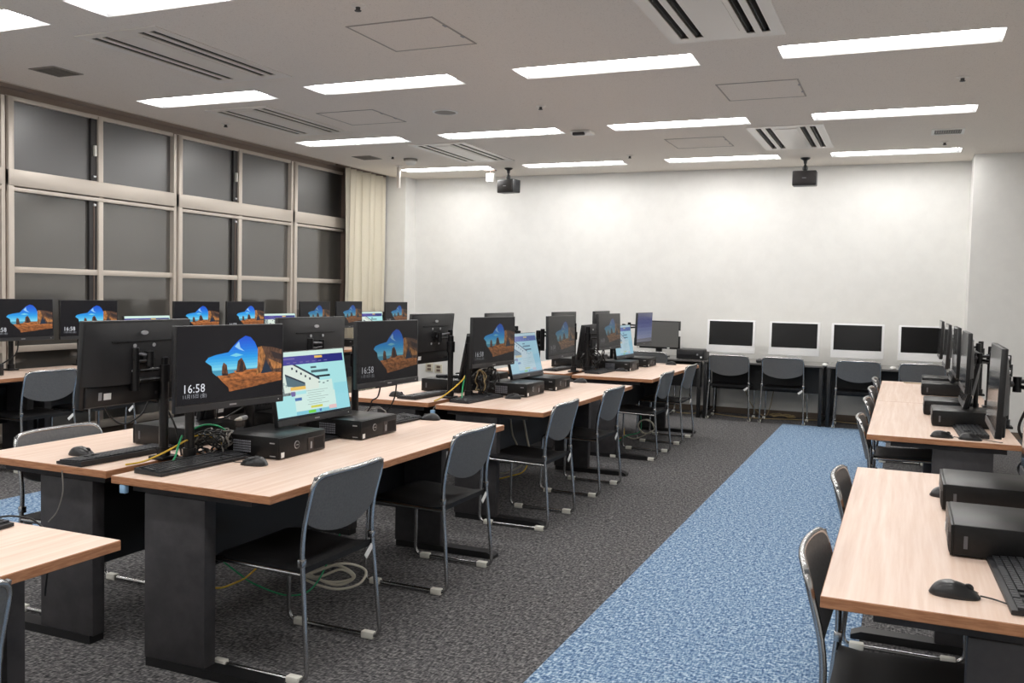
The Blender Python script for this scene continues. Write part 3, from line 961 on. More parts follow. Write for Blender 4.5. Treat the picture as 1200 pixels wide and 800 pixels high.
# ------------------------------------------------------------------ monitors (screen faces local +X, origin at panel centre)
MW, MH = 0.555, 0.335
def mon_meshes():
    d = {}
    b = B()
    b.box(-0.022, 0, -MW / 2, MW / 2, -MH / 2, MH / 2, M['mon_black'], 0.003)
    d['housing'] = b.mesh('housing')
    # curved rear cover, upper smooth field
    b = B()
    def rear(u, v):
        y = (u - 0.5) * (MW - 0.012); z = -MH / 2 + 0.085 + (MH - 0.091) * v
        q = (1 - abs(2 * u - 1) ** 6) * (1 - v ** 3.2)
        return Vector((-0.021 - 0.026 * q, y, z))
    b.grid(rear, 16, 10, M['mon_back'], thick=0.004)
    d['rear'] = b.mesh('rear_cover', angle=60)
    b = B()
    b.box(-0.034, -0.02, -MW / 2 + 0.02, MW / 2 - 0.02, -MH / 2 + 0.004, -MH / 2 + 0.083, M['mon_black'], 0.006)
    for k in range(6): b.box(-0.036, -0.033, -0.10 - 0.022 * k, -0.088 - 0.022 * k, -MH / 2 + 0.03, -MH / 2 + 0.042, M['bezel_gray'])
    d['ports'] = b.mesh('port_recess')
    b = B(); b.box(-0.0355, -0.0335, 0.14, 0.175, -MH / 2 + 0.03, -MH / 2 + 0.055, M['tag_white']); b.box(-0.0355, -0.0335, 0.185, 0.2, -MH / 2 + 0.03, -MH / 2 + 0.06, M['gray_mark'])
    d['sticker'] = b.mesh('sticker', smooth=False)
    b = B(); b.box(-0.0445, -0.0325, -0.155, 0.155, MH / 2 - 0.083, MH / 2 - 0.079, M['dark_slot']); d['groove'] = b.mesh('vent_groove', smooth=False)
    b = B()
    for i in range(14):
        a = 2 * PI * i / 14
        pass
    b.lathe([(0.018, -0.0045), (0.018, 0.0005), (0.014, 0.0015)], M['screw'], 20, (-0.0445, 0.0, MH / 2 - 0.047), 'X')
    for v in b.bm.verts: v.co.z = (v.co.z - (MH / 2 - 0.047)) * 0.45 + MH / 2 - 0.047
    d['logo'] = b.mesh('logo')
    b = B()
    for sy in (-0.05, 0.05):
        for sz in (0.05, -0.05):
            b.lathe([(0.008, -0.003), (0.008, 0.0), (0.005, 0.0015)], M['screw'], 10, (-0.0485, sy, sz + 0.02), 'X')
    d['screws'] = b.mesh('mount_screws')
    b = B(); b.box(-0.002, 0.0025, -MW / 2 + 0.001, MW / 2 - 0.001, -MH / 2 + 0.001, -MH / 2 + 0.0265, M['bezel_gray'], 0.001, 1)
    d['bezel'] = b.mesh('lower_bezel')
    b = B(); b.box(0.0025, 0.003, -0.018, 0.018, -MH / 2 + 0.011, -MH / 2 + 0.017, M['gray_mark']); b.box(0.0025, 0.003, 0.245, 0.249, -MH / 2 + 0.012, -MH / 2 + 0.016, M['tag_white'])
    d['badge'] = b.mesh('badge', smooth=False)
    b = B(); b.box(-0.06, -0.036, -0.03, 0.03, -0.27, 0.0, M['mon_black'], 0.006); d['neck'] = b.mesh('stand_neck')
    b = B(); b.box(-0.13, 0.07, -0.12, 0.12, -0.282, -0.268, M['mon_black'], 0.006); d['base'] = b.mesh('stand_base')
    return d
MM = mon_meshes()
def part(me, parent, name):
    o = bpy.data.objects.new(name, me); C.objects.link(o); o.parent = parent
    return o
def monitor(label, loc, yaw, pit, face, screen, group, stand=False, screws=True):
    rz = -R(yaw) if face > 0 else PI + R(yaw)
    t = thing('monitor', label, 'monitor', loc, (0, 0 if stand else -R(pit), rz), group)
    tilt = t
    if stand:
        # tilted head on an upright stand: parts of the head share the tilt, the stand does not
        pass
    ps = []
    h = part(MM['housing'], t, 'housing'); ps.append(h)
    s = part(screen, t, 'screen'); ps.append(s)
    z = part(MM['bezel'], t, 'lower_bezel'); ps.append(z)
    part(MM['badge'], z, 'badge')
    rc = part(MM['rear'], t, 'rear_cover'); ps.append(rc)
    part(MM['groove'], rc, 'vent_groove'); part(MM['logo'], rc, 'logo')
    if screws: part(MM['screws'], rc, 'mount_screws')
    pr = part(MM['ports'], t, 'port_recess'); ps.append(pr)
    part(MM['sticker'], pr, 'sticker')
    if stand:
        for p in ps: p.rotation_euler = (0, -R(pit), 0)
        zb = 0.715 - loc[2]
        n = bpy.data.objects.new('stand_neck', MM['neck']); C.objects.link(n); n.parent = t
        n.location = (0, 0, zb + 0.282)
        bb = bpy.data.objects.new('stand_base', MM['base']); C.objects.link(bb); bb.parent = t
        bb.location = (0, 0, zb + 0.282)
    return t

def arm(label, pole, mloc, yaw, pit, face, group, ztop=1.135, side=1):
    """pole clamped to the desk edge, two jointed links and a plate on the monitor's back"""
    px, py = pole
    t = thing('monitor_mount', label, 'monitor mount', (px, py, 0.715), group=group)
    n = Vector((face * math.cos(R(yaw)) * math.cos(R(pit)), -math.sin(R(yaw)), math.sin(R(pit))))
    rz = -R(yaw) if face > 0 else PI + R(yaw)
    rot = Euler((0, -R(pit), rz)).to_matrix()
    tgt = Vector(mloc) + rot @ Vector((-0.052, 0, 0.02)) - Vector((px, py, 0.715))
    b = B(); b.cyl((0, 0, 0.012), (0, 0, ztop - 0.715), 0.019, M['arm'], 18); b.cyl((0, 0, ztop - 0.715), (0, 0, ztop - 0.712), 0.016, M['arm_gray'], 18)
    b.build('pole', t)
    b = B(); b.box(-0.04, 0.04, -0.045, 0.045, 0.0, 0.014, M['arm'], 0.004); b.cyl((0, 0, 0.014), (0, 0, 0.05), 0.027, M['arm'], 18); b.build('clamp', t)
    zl = tgt.z - 0.07
    mid = Vector((tgt.x * 0.45, tgt.y * 0.5, 0))
    perp = Vector((0, side * 0.10, 0))
    elb = Vector((tgt.x * 0.5, tgt.y * 0.5, 0)) + perp
    b = B(); b.cyl((0, 0, zl - 0.035), (0, 0, zl + 0.035), 0.028, M['arm'], 18)
    b.tube([(0, 0, zl + 0.02), (elb.x, elb.y, zl + 0.02)], 0.009, M['arm'], 8)
    b.tube([(0, 0, zl - 0.02), (elb.x, elb.y, zl - 0.02)], 0.009, M['arm'], 8)
    b.build('lower_link', t)
    b = B(); b.cyl((elb.x, elb.y, zl - 0.06), (elb.x, elb.y, tgt.z + 0.04), 0.017, M['arm'], 16)
    b.cyl((elb.x, elb.y, tgt.z + 0.04), (elb.x, elb.y, tgt.z + 0.043), 0.015, M['arm_gray'], 16)
    b.build('elbow_post', t)
    b = B()
    hub = tgt - n * 0.035
    for dz in (0.018, -0.014):
        b.tube([(elb.x, elb.y, tgt.z + dz), (hub.x, hub.y, tgt.z + dz * 0.6)], 0.008, M['arm_gray'] if dz > 0 else M['arm'], 8)
    b.build('upper_link', t)
    b = B()
    b.cyl(tgt - n * 0.03 - Vector((0, 0, 0.03)), tgt - n * 0.03 + Vector((0, 0, 0.03)), 0.016, M['arm'], 16)
    m4 = Matrix.Translation(tgt) @ rot.to_4x4()
    b.box(-0.006, 0.0, -0.032, 0.032, -0.045, 0.03, M['arm'], 0.003, mtx=m4)
    b.box(-0.004, 0.001, -0.056, 0.056, -0.012, 0.0, M['arm'], 0.002, mtx=m4)
    b.tube([tgt - n * 0.03, tgt - n * 0.006], 0.012, M['arm_gray'], 12)
    b.build('mounting_plate', t)
    return t

GL = 'arm monitors with a lock screen on the centre islands'
GA = 'black monitor arms'
def armed(label, loc, yaw, pit, face, screen, group, pole, alab, side=1, ztop=1.135):
    monitor(label, loc, yaw, pit, face, screen, group)
    arm(alab, pole, loc, yaw, pit, face, GA, ztop, side)

seat = ['near', 'far']
LK = [(-2.485, 2.91, 1.112, 8.0, 0, (-2.69, 2.89)), (-2.43, 4.03, 1.110, 3.0, 1, (-2.68, 4.10)),
      (-2.536, 5.568, 1.102, 6.4, 0, (-2.70, 5.52)), (-2.49, 6.763, 1.095, 2.1, 1.5, (-2.70, 6.78)),
      (-2.53, 8.166, 1.095, 4.1, 2.4, (-2.70, 8.03)), (-2.478, 9.215, 1.094, 0.9, -1.5, (-2.70, 9.2))]
for i, (x, y, z, yw, pt, pole) in enumerate(LK):
    k, s = divmod(i, 2)
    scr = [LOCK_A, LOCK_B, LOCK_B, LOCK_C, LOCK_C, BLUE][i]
    if i == 5: lab = 'dark blue-tinted monitor at the far end of the farthest centre desk'
    else: lab = 'lock screen monitor over the %s seat of the %s centre desk, aisle side' % (seat[s], ISL[k])
    armed(lab, (x, y, z), yw, pt, 1, scr, GL, pole,
          'black arm holding the aisle side %s monitor of the %s centre island' % (seat[s], ISL[k]), side=1 if s == 0 else -1)
BK = [(-2.839, 2.74, 1.126, 0.5, 4.5, (-2.80, 2.86)), (-2.938, 4.046, 1.113, -3.4, 1, (-2.80, 3.60)),
      (-2.942, 5.396, 1.117, -2.3, 5.4, (-2.80, 5.44)), (-2.95, 6.541, 1.108, 1.4, 0, (-2.80, 6.60)),
      (-2.941, 8.0, 1.102, -2.6, 0, (-2.80, 7.93)), (-2.943, 9.143, 1.099, 0.8, 0, (-2.80, 9.12))]
for i, (x, y, z, yw, pt, pole) in enumerate(BK):
    k, s = divmod(i, 2)
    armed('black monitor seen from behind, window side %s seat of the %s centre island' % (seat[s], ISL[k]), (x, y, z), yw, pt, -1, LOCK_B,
          'arm monitors seen from behind', pole, 'black arm holding the window side %s monitor of the %s centre island' % (seat[s], ISL[k]),
          side=-1 if i == 0 else 1)
GW = 'shared web page monitors'
for i, (x, y, z, yw, pt) in enumerate(((-2.545, 3.534, 0.979, 1.9, 10), (-2.60, 6.256, 0.973, 1.9, 14), (-2.57, 8.767, 0.973, 1.8, 9))):
    monitor('low monitor showing a pale blue web page on the %s centre desk' % ISL[i], (x, y, z), yw, pt, 1,
            [WEB_A, WEB_B, WEB_B][i], GW, True, False)
for i, (x, y, z, yw, pt) in enumerate(((-2.985, 3.56, 0.975, 0, 11), (-2.894, 6.08, 0.974, 0.4, 11), (-2.893, 8.573, 0.976, 1.8, 8))):
    monitor('low black monitor turned to the windows on the %s centre island' % ISL[i], (x, y, z), yw, pt, -1, WEB_B, 'low monitors turned to the windows', True)
WL = [(-6.481, 5.109, 1.135, 2.9, 2.0, 'at the left edge of the photo'), (-6.498, 5.777, 1.125, 6.8, 0.4, 'second from the left edge'),
      (-6.446, 7.025, 1.117, 9, 0, 'third from the left'), (-6.45, 7.756, 1.117, 4.1, 0, 'fourth from the left'),
      (-6.451, 8.999, 1.118, 3.3, 0, 'third from the curtain corner'), (-6.452, 9.723, 1.119, 1.7, 0, 'second from the curtain corner'),
      (-6.448, 10.875, 1.110, 2, 0, 'last one before the white corner pier')]
for i, (x, y, z, yw, pt, n) in enumerate(WL):
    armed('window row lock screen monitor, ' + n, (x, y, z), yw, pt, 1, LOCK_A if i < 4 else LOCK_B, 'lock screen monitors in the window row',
          (-6.68, y + 0.05), 'black arm of the window row monitor, ' + n, side=1)
for i, (x, y, z, n) in enumerate(((-6.46, 6.41, 0.985, 'left'), (-6.46, 8.36, 0.983, 'middle'), (-6.455, 10.25, 0.985, 'curtain side'))):
    monitor('window row monitor with a white and blue web page, %s one of three' % n, (x, y, z), 1, 6, 1, WEB_A, 'web page monitors in the window row', True, False)
RL = [(0.345, 2.835, 1.085, 0, 1.0, 'cut by the right edge of the photo'), (0.335, 4.03, 1.1, -1, 1.5, 'large in front of the right pier'),
      (0.325, 5.80, 1.10, 0, 1, 'third along the right row'), (0.33, 6.90, 1.10, 0, 0, 'fourth along the right row'),
      (0.305, 7.80, 1.10, 0, 2, 'fifth along the right row'), (0.305, 9.08, 1.10, 0, 1, 'farthest along the right row')]
for i, (x, y, z, yw, pt, n) in enumerate(RL):
    armed('edge-on monitor with a glossy screen, ' + n, (x, y, z), yw, pt, -1, GLOSS, 'edge-on monitors of the right row',
          (0.56, y + 0.12), 'black arm of the right row monitor, ' + n, side=-1)
for x, y, z, pt, n in ((0.375, 6.2, 0.975, 12, 'nearer'), (0.385, 8.10, 0.975, 10, 'farther')):
    monitor('%s low tilted monitor on the far right-hand desks' % n, (x, y, z), 0, pt, -1, GLOSS, 'low monitors of the right row', True, False)

# ------------------------------------------------------------------ computers (front faces local +X, origin bottom front middle)
def make_pc(label):
    t = thing('desktop_computer', label, 'computer')
    w, d, h = 0.325, 0.305, 0.093
    b = B(); b.box(-d, -0.004, -w / 2, w / 2, 0.004, h, M['pc_black'], 0.004); b.build('case', t)
    b = B(); b.box(-0.006, 0.004, -w / 2, w / 2, 0.004, h - 0.002, M['pc_black'], 0.002)
    fo = b.build('front_panel', t)
    b = B()
    b.box(0.004, 0.006, 0.035, w / 2 - 0.006, 0.010, 0.068, M['pc_grille'], 0.001, 1)
    for k in range(16): b.box(0.006, 0.007, 0.075 + k * 0.0048, 0.077 + k * 0.0048, 0.013, 0.065, M['dark_slot'])
    b.build('drive_grille', fo, smooth=False)
    b = B()
    b.lathe([(0.017, 0.0), (0.017, 0.002), (0.015, 0.0025), (0.001, 0.0025)], M['gray_mark'], 24, (0.004, -0.045, 0.05), 'X')
    b.lathe([(0.0143, 0.0), (0.0143, 0.003), (0.001, 0.003)], M['pc_black'], 24, (0.004, -0.045, 0.05), 'X')
    b.box(0.0045, 0.0078, -0.053, -0.037, 0.0485, 0.0515, M['gray_mark'])
    b.build('emblem', fo)
    b = B(); b.box(0.004, 0.0055, -w / 2 + 0.012, -w / 2 + 0.032, 0.008, 0.03, M['tag_white']); b.build('sticker', fo, smooth=False)
    b = B(); b.box(0.006, 0.008, 0.05, 0.06, 0.02, 0.05, M['gray_mark']); b.build('port_strip', fo, smooth=False)
    b = B()
    for i in range(9):
        for j in range(5):
            b.box(-0.235 + i * 0.0105, -0.228 + i * 0.0105, -w / 2 - 0.0012, -w / 2, 0.022 + j * 0.0105, 0.029 + j * 0.0105, M['pc_vent'])
    b.build('side_vent', t, smooth=False)
    b = B(); b.box(-0.045, -0.02, -w / 2 - 0.001, -w / 2, 0.066, 0.071, M['gray_mark']); b.box(-0.045, -0.015, -w / 2 - 0.001, -w / 2, 0.012, 0.016, M['gray_mark'])
    b.box(-0.04, -0.030, w / 2, w / 2 + 0.001, 0.026, 0.062, M['faint_mark'])
    b.build('side_print', t, smooth=False)
    b = B()
    for x in (-0.27, -0.04):
        for y in (-0.12, 0.12): b.cyl((x, y, 0), (x, y, 0.005), 0.012, M['dark_slot'], 12)
    b.build('rubber_feet', t)
    return t
GP = 'small black desktop computers'
ZT = 0.715
def pc(label, x, ynear, face, rz=0):
    place('pc', make_pc, label, (x, ynear + 0.1625, ZT), (0, 0, (0 if face > 0 else PI) + R(rz)), GP)
for k, (ya, yb) in enumerate(((3.056, 3.651), (5.747, 6.254), (8.289, 8.9))):
    pc('flat black computer in front of the web page monitor on the %s centre desk' % ISL[k], -2.368, ya, 1)
    pc('flat black computer beyond the web page monitor on the %s centre desk' % ISL[k], -2.352, yb, 1)
for k, (ya, yb) in enumerate(((3.058, 3.66), (5.72, 6.27), (8.34, 8.9))):
    pc('flat black computer facing the windows, near seat of the %s centre island' % ISL[k], -3.172, ya, -1)
    pc('flat black computer facing the windows, far seat of the %s centre island' % ISL[k], -3.18, yb, -1)
for y, n in ((4.50, 'under the monitor at the left edge'), (5.95, 'under the second monitor'), (6.75, 'under the third monitor'), (7.87, 'under the fourth monitor'),
             (8.62, 'under the fifth monitor'), (9.62, 'under the monitor before the curtain'), (10.35, 'by the white corner pier')):
    pc('flat black computer on the window desks, ' + n, -6.33, y, 1)
for x, y, n in ((0.149, 2.816, 'nearest on the right foreground desk'), (0.15, 3.43, 'second on the right foreground desk'), (0.178, 5.775, 'first of the farther right-hand desks'),
                (0.145, 6.318, 'second of the farther right-hand desks'), (0.152, 7.65, 'third of the farther right-hand desks'), (0.165, 8.25, 'last of the farther right-hand desks')):
    pc('flat black computer with a pale side mark, ' + n, x, y, -1)

# ------------------------------------------------------------------ keyboards and mice
def make_kb(label):
    t = thing('keyboard', label, 'keyboard')
    w, d = 0.475, 0.143
    b = B(); b.prism([(-d / 2, -w / 2, 0.002), (d / 2, -w / 2, 0.002), (d / 2, -w / 2, 0.012), (-d / 2, -w / 2, 0.022)], (0, w, 0), M['key_base'])
    b.build('keyboard_body', t, smooth=False)
    b = B()
    def zz(x): return 0.017 - 0.010 * x / d
    ky = 0.0198
    rows = [(-0.058, 0.014), (-0.036, 0.018), (-0.0165, 0.018), (0.003, 0.018), (0.0225, 0.018), (0.042, 0.018)]
    for r, (x, kd) in enumerate(rows):
        ys = []
        y = -w / 2 + 0.010
        while y < 0.075:
            wd = ky
            if r == 5 and abs(y + 0.135) < 0.012: wd = ky * 5
            ys.append((y, wd - 0.0025)); y += wd
        for j in range(3): ys.append((0.092 + j * ky, ky - 0.0025))
        for j in range(4): ys.append((0.158 + j * ky * 0.97, ky - 0.003))
        if r == 4: ys = [q for q in ys if not 0.085 < q[0] < 0.15 or abs(q[0] - 0.092 - ky) < 1e-4]
        if r == 3: ys = [q for q in ys if not 0.085 < q[0] < 0.15]
        for y0, wd in ys:
            if y0 + wd > w / 2 - 0.004: continue
            z = zz(x)
            b.box(x, x + kd - 0.002, y0, y0 + wd, z - 0.004, z + 0.005, M['key'])
    b.build('keys', t, smooth=False)
    return t
GK = 'black keyboards'
def kb(label, x, y, face, rz=0):
    place('kb', make_kb, label, (x, y, ZT), (0, 0, (0 if face > 0 else PI) + R(rz)), GK)
for k, ((xa, ya, ra), (xb, yb, rb)) in enumerate((((-2.585, 2.81, -3), (-2.54, 4.22, -3)), ((-2.60, 5.45, -4), (-2.56, 6.82, 0)), ((-2.575, 8.07, -3), (-2.56, 9.3, 0)))):
    kb('black keyboard at the near seat of the %s centre desk, aisle side' % ISL[k], xa, ya, 1, ra)
    kb('black keyboard at the far seat of the %s centre desk, aisle side' % ISL[k], xb, yb, 1, rb)
for k, (x, y) in enumerate(((-2.985, 2.80), (-2.99, 5.44), (-3.0, 8.1))):
    kb('black keyboard on the window side of the %s centre island' % ISL[k], x, y, -1, -3)
kb('black keyboard end on the desk in the bottom left corner', -2.43, 1.60, 1, 4)
kb('black keyboard beside the mouse on the right foreground desk', 0.317, 2.585, -1, 2)
kb('black keyboard at the near end of the farther right-hand desks', 0.36, 5.60, -1, 2)

def make_mouse(label):
    t = thing('computer_mouse', label, 'mouse')
    b = B()
    def mf(u, v):
        a = 2 * PI * u
        # superellipse plan, long axis X, nose towards -X
        s = v
        L, W = 0.058 * s, 0.032 * s
        ca, sa = math.cos(a), math.sin(a)
        x = L * math.copysign(abs(ca) ** 0.8, ca); y = W * math.copysign(abs(sa) ** 0.8, sa)
        h = 0.033 * (1 - s ** (5.0 if x > 0 else 3.0)) * (1 - 0.28 * (-(x) / 0.058 + 0.1) ** 1 if x < 0 else 1 - 0.18 * (x / 0.058) ** 2)
        return Vector((x, y, 0.004 + max(h, 0)))
    n, m_ = 28, 9
    rings = []
    for j in range(m_ + 1):
        v = 1 - j / m_
        if j == m_: v = 0.02
        rings.append([b.bm.verts.new(mf(i / n, v)) for i in range(n)])
    bot = [b.bm.verts.new(Vector((v.co.x * 0.95, v.co.y * 0.95, 0.0))) for v in rings[0]]
    mi = b.slot(M['mouse'])
    allr = [bot] + rings
    for A, Bq in zip(allr, allr[1:]):
        for i in range(n):
            b.bm.faces.new((A[i], A[(i + 1) % n], Bq[(i + 1) % n], Bq[i]))
    b.bm.faces.new(rings[-1]); b.bm.faces.new(bot[::-1])
    bmesh.ops.recalc_face_normals(b.bm, faces=b.bm.faces)
    b.build('mouse_body', t, angle=60)
    b = B(); b.lathe([(0.011, -0.004), (0.012, 0), (0.011, 0.004)], M['dark_slot'], 16, (-0.030, 0, 0.0225), 'Y'); b.build('scroll_wheel', t)
    b = B(); b.tube([(-0.052, -0.0005, 0.014), (-0.002, -0.0005, 0.036)], 0.001, M['dark_slot'], 4); b.build('button_seam', t)
    b = B(); b.tube(spline([(-0.056, 0, 0.008), (-0.085, 0.006, 0.006), (-0.12, 0.03, 0.005), (-0.15, 0.035, 0.005)]), 0.002, M['cable'], 6); b.build('mouse_cord', t)
    return t
GM = 'black mice'
def mouse(label, x, y, rz):
    place('mouse', make_mouse, label, (x, y, ZT), (0, 0, R(rz)), GM)
for k, ((xa, ya), (xb, yb)) in enumerate((((-2.39, 2.93), (-2.41, 4.45)), ((-2.425, 5.65), (-2.41, 7.0)), ((-2.45, 8.3), (-2.24, 9.42)))):
    mouse('black mouse at the near seat of the %s centre desk, aisle side' % ISL[k], xa, ya, 12)
    mouse('black mouse at the far seat of the %s centre desk, aisle side' % ISL[k], xb, yb, 10)
mouse('grey-lit mouse on the window side of the nearest centre island', -3.14, 2.75, 190)
mouse('dark mouse on the window side of the middle centre island', -3.14, 5.32, 190)
mouse('black mouse in the foreground of the right desk', 0.14, 2.44, 180)
mouse('black mouse half hidden behind the nearest right-hand computer', 0.17, 3.68, 178)
mouse('black mouse at the near corner of the farther right-hand desks', 0.21, 5.31, 182)
mouse('black mouse lying on the far keyboard of the right-hand desks', 0.345, 5.29, 176)

# ------------------------------------------------------------------ back wall tables and white computers
def make_black_table(label):
    t = thing('black_table', label, 'table')
    L, D, h = 1.35, 0.70, 0.69
    b = B(); b.box(0, L, 0, D, h - 0.022, h, M['table_top'], 0.002, 1); b.build('tabletop', t)
    for x in (0.025, L - 0.025):
        for y in (0.05, D - 0.05):
            g = B(); g.box(x - 0.02, x + 0.02, y - 0.02, y + 0.02, 0, h - 0.022, M['black_metal'], 0.002); g.build('leg', t)
    b = B()
    for x in (0.025, L - 0.025): b.box(x - 0.018, x + 0.018, 0.07, D - 0.07, 0.03, 0.06, M['black_metal'])
    b.build('foot_bars', t, smooth=False)
    b = B(); b.box(0.05, L - 0.05, 0.32, 0.335, 0.34, h - 0.022, M['black_metal']); b.build('modesty_panel', t, smooth=False)
    return t
for x, n in ((-3.54, 'carrying the grey monitor'), (-2.16, 'under the two leftmost white computers'), (-0.775, 'under the two rightmost white computers')):
    place('btable', make_black_table, 'black slim-legged table at the back wall, ' + n, (x, 10.72, 0), group='black tables at the back wall')

def make_imac(label):
    t = thing('white_computer', label, 'computer')
    W, H = 0.565, 0.395
    tilt = Matrix.Translation((0, 0, 0.285)) @ Euler((R(-6), 0, 0)).to_matrix().to_4x4()
    b = B(); b.box(-W / 2, W / 2, 0, 0.03, -H / 2, H / 2, M['imac_white'], 0.008, mtx=tilt); b.build('casing', t)
    b = B(); b.box(-0.255, 0.255, -0.002, 0.002, -H / 2 + 0.092, H / 2 - 0.018, M['screen_off'], mtx=tilt); b.build('screen', t, smooth=False)
    b = B()
    b.prism([(-0.085, 0.05, 0.0), (0.085, 0.05, 0.0), (0.075, 0.05, 0.20), (-0.075, 0.05, 0.20)], (0, 0.012, 0), M['imac_white'])
    b.box(-0.085, 0.085, -0.06, 0.11, 0, 0.008, M['imac_white'], 0.003)
    b.box(-0.05, 0.05, 0.028, 0.055, 0.15, 0.21, M['imac_white'], 0.003)
    b.build('stand', t)
    return t
for x, n in ((-1.895, 'leftmost'), (-1.165, 'second'), (-0.475, 'third'), (0.235, 'rightmost')):
    place('imac', make_imac, n + ' white-framed computer with a black screen at the back wall', (x, 10.98, 0.69), (0, 0, R(2)), 'white computers on the back tables')
# white mice and keyboards in front of them
def make_wmouse(label):
    t = thing('white_mouse', label, 'mouse')
    b = B(); b.lathe([(0.03, 0), (0.034, 0.008), (0.03, 0.02), (0.015, 0.028), (0.001, 0.029)], M['white_box'], 20)
    for v in b.bm.verts: v.co.y *= 1.7
    b.build('mouse_shell', t, angle=70)
    b = B(); b.tube(spline([(0, 0.05, 0.006), (0.02, 0.1, 0.004), (-0.01, 0.16, 0.004)]), 0.002, M['cable_white'], 6); b.build('mouse_cord', t)
    return t
place('wm', make_wmouse, 'white mouse between the second and third white computers', (-0.80, 10.80, 0.69), group='white mice')
place('wm', make_wmouse, 'white mouse between the third and rightmost white computers', (-0.09, 10.80, 0.69), group='white mice')
t = thing('puck', 'small black round object beside the second white computer chair', 'desk item', (-1.52, 10.80, 0.69))
b = B(); b.lathe([(0.03, 0), (0.045, 0.006), (0.045, 0.03), (0.03, 0.04), (0.001, 0.042)], M['mouse'], 20); b.build('puck_body', t, angle=70)
b = B(); b.lathe([(0.02, 0.041), (0.018, 0.044), (0.001, 0.045)], M['bezel_gray'], 16); b.build('puck_button', t, angle=70)
def make_wkb(label):
    t = thing('white_keyboard', label, 'keyboard')
    b = B(); b.box(-0.14, 0.14, -0.055, 0.055, 0, 0.009, M['imac_white'], 0.003); b.build('keyboard_body', t)
    b = B()
    for r in range(5):
        for c in range(13): b.box(-0.132 + c * 0.0205, -0.115 + c * 0.0205, -0.048 + r * 0.02, -0.032 + r * 0.02, 0.009, 0.012, M['white_box'])
    b.build('keys', t, smooth=False)
    return t
for x, n in ((-1.87, 'leftmost'), (-1.2, 'second'), (-0.45, 'third'), (0.23, 'rightmost')):
    place('wkb', make_wkb, 'slim white keyboard before the %s white computer' % n, (x, 10.80, 0.69), group='white keyboards')

# grey-screened monitor and its computer on the left black table
t = thing('office_monitor', 'monitor with a blank grey screen standing on the back table', 'monitor', (-2.78, 10.98, 0.69), (0, 0, R(-4)))
b = B(); b.box(-0.275, 0.275, 0, 0.035, 0.10, 0.445, M['mon_black'], 0.005); b.build('housing', t)
b = B(); b.box(-0.258, 0.258, -0.0015, 0.001, 0.122, 0.43, M['screen_gray']); b.build('screen', t, smooth=False)
b = B(); b.box(-0.04, 0.04, 0.035, 0.06, 0.01, 0.25, M['mon_black'], 0.004); b.build('stand_neck', t)
b = B(); b.box(-0.12, 0.12, -0.05, 0.13, 0, 0.014, M['mon_black'], 0.005); b.build('stand_base', t)
for q in ((0.262, 0.285, 0.26, 0.33), (-0.27, -0.24, 0.105, 0.118), (0.12, 0.15, 0.105, 0.118)):
    b = B(); b.box(q[0], q[1], -0.004, 0.0, q[2], q[3], M['tag_white']); b.build('sticky_note', t, smooth=False)
t = thing('desktop_tower', 'black computer lying flat beside the grey-screened monitor', 'computer', (-2.335, 10.78, 0.69))
b = B(); b.box(-0.165, 0.165, 0, 0.34, 0.004, 0.115, M['pc_black'], 0.004); b.build('case', t)
b = B(); b.box(-0.16, 0.16, -0.008, 0.002, 0.006, 0.112, M['mon_black'], 0.002)
b.box(-0.15, 0.05, -0.01, -0.008, 0.06, 0.095, M['bezel_gray']); fo = b.build('front_panel', t)
b = B(); b.lathe([(0.011, 0), (0.011, 0.004), (0.006, 0.005)], M['gray_mark'], 16, (0.09, -0.012, 0.06), 'Y'); b.build('power_button', fo)
b = B(); b.box(0.125, 0.145, -0.0095, -0.008, 0.02, 0.04, M['tag_white']); b.build('sticker', fo, smooth=False)
b = B()
for x in (-0.14, 0.14):
    for y in (0.03, 0.3): b.cyl((x, y, 0), (x, y, 0.005), 0.012, M['dark_slot'], 12)
b.build('rubber_feet', t)

# ------------------------------------------------------------------ cables
def cable(label, pts, m, r=0.0032, group=None, seg=8, name='cable'):
    b = B(); b.tube(spline(pts, seg), r, m, 6)
    return tag(b.build(name, angle=80), label, 'cable', group)

def coil(c, rx, rz, turns, wob, ax='Y', seed=0, n=14):
    rnd = random.Random(seed)
    pts = []
    for i in range(int(turns * n) + 1):
        a = 2 * PI * i / n
        k = 1 + rnd.uniform(-wob, wob)
        d = rnd.uniform(-0.03, 0.03)
        if ax == 'Y': pts.append((c[0] + rx * k * math.cos(a), c[1] + d, c[2] + rz * k * math.sin(a)))
        elif ax == 'Z': pts.append((c[0] + rx * k * math.cos(a), c[1] + rz * k * math.sin(a), c[2] + abs(d)))
        else: pts.append((c[0] + d, c[1] + rx * k * math.cos(a), c[2] + rz * k * math.sin(a)))
    return pts

GC = 'network and monitor cables on the centre islands'
cable('yellow cable lying from the gap by the keyboards of the nearest centre island', [(-2.80, 2.66, 0.722), (-2.769, 2.72, 0.728), (-2.70, 2.75, 0.762), (-2.68, 2.8, 0.784), (-2.68, 2.86, 0.80), (-2.72, 2.92, 0.78)], M['cable_yellow'], 0.004, GC)
cable('green cable looping down before the pole on the nearest centre island', [(-2.64, 2.745, 0.738), (-2.65, 2.77, 0.752), (-2.664, 2.8, 0.789), (-2.694, 2.85, 0.818), (-2.74, 2.90, 0.80)], M['cable_green'], 0.0042, GC)
cable('green cable arching behind the coil on the nearest centre island', [(-2.74, 2.93, 0.81), (-2.728, 2.95, 0.83), (-2.709, 3.0, 0.845), (-2.667, 3.03, 0.84), (-2.64, 3.05, 0.815), (-2.70, 3.12, 0.76)], M['cable_green'], 0.0042, GC)
cable('yellow cable behind the black coil on the nearest centre island', [(-2.76, 2.96, 0.79), (-2.72, 2.98, 0.803), (-2.67, 2.99, 0.802), (-2.66, 3.05, 0.76)], M['cable_yellow'], 0.004, GC)
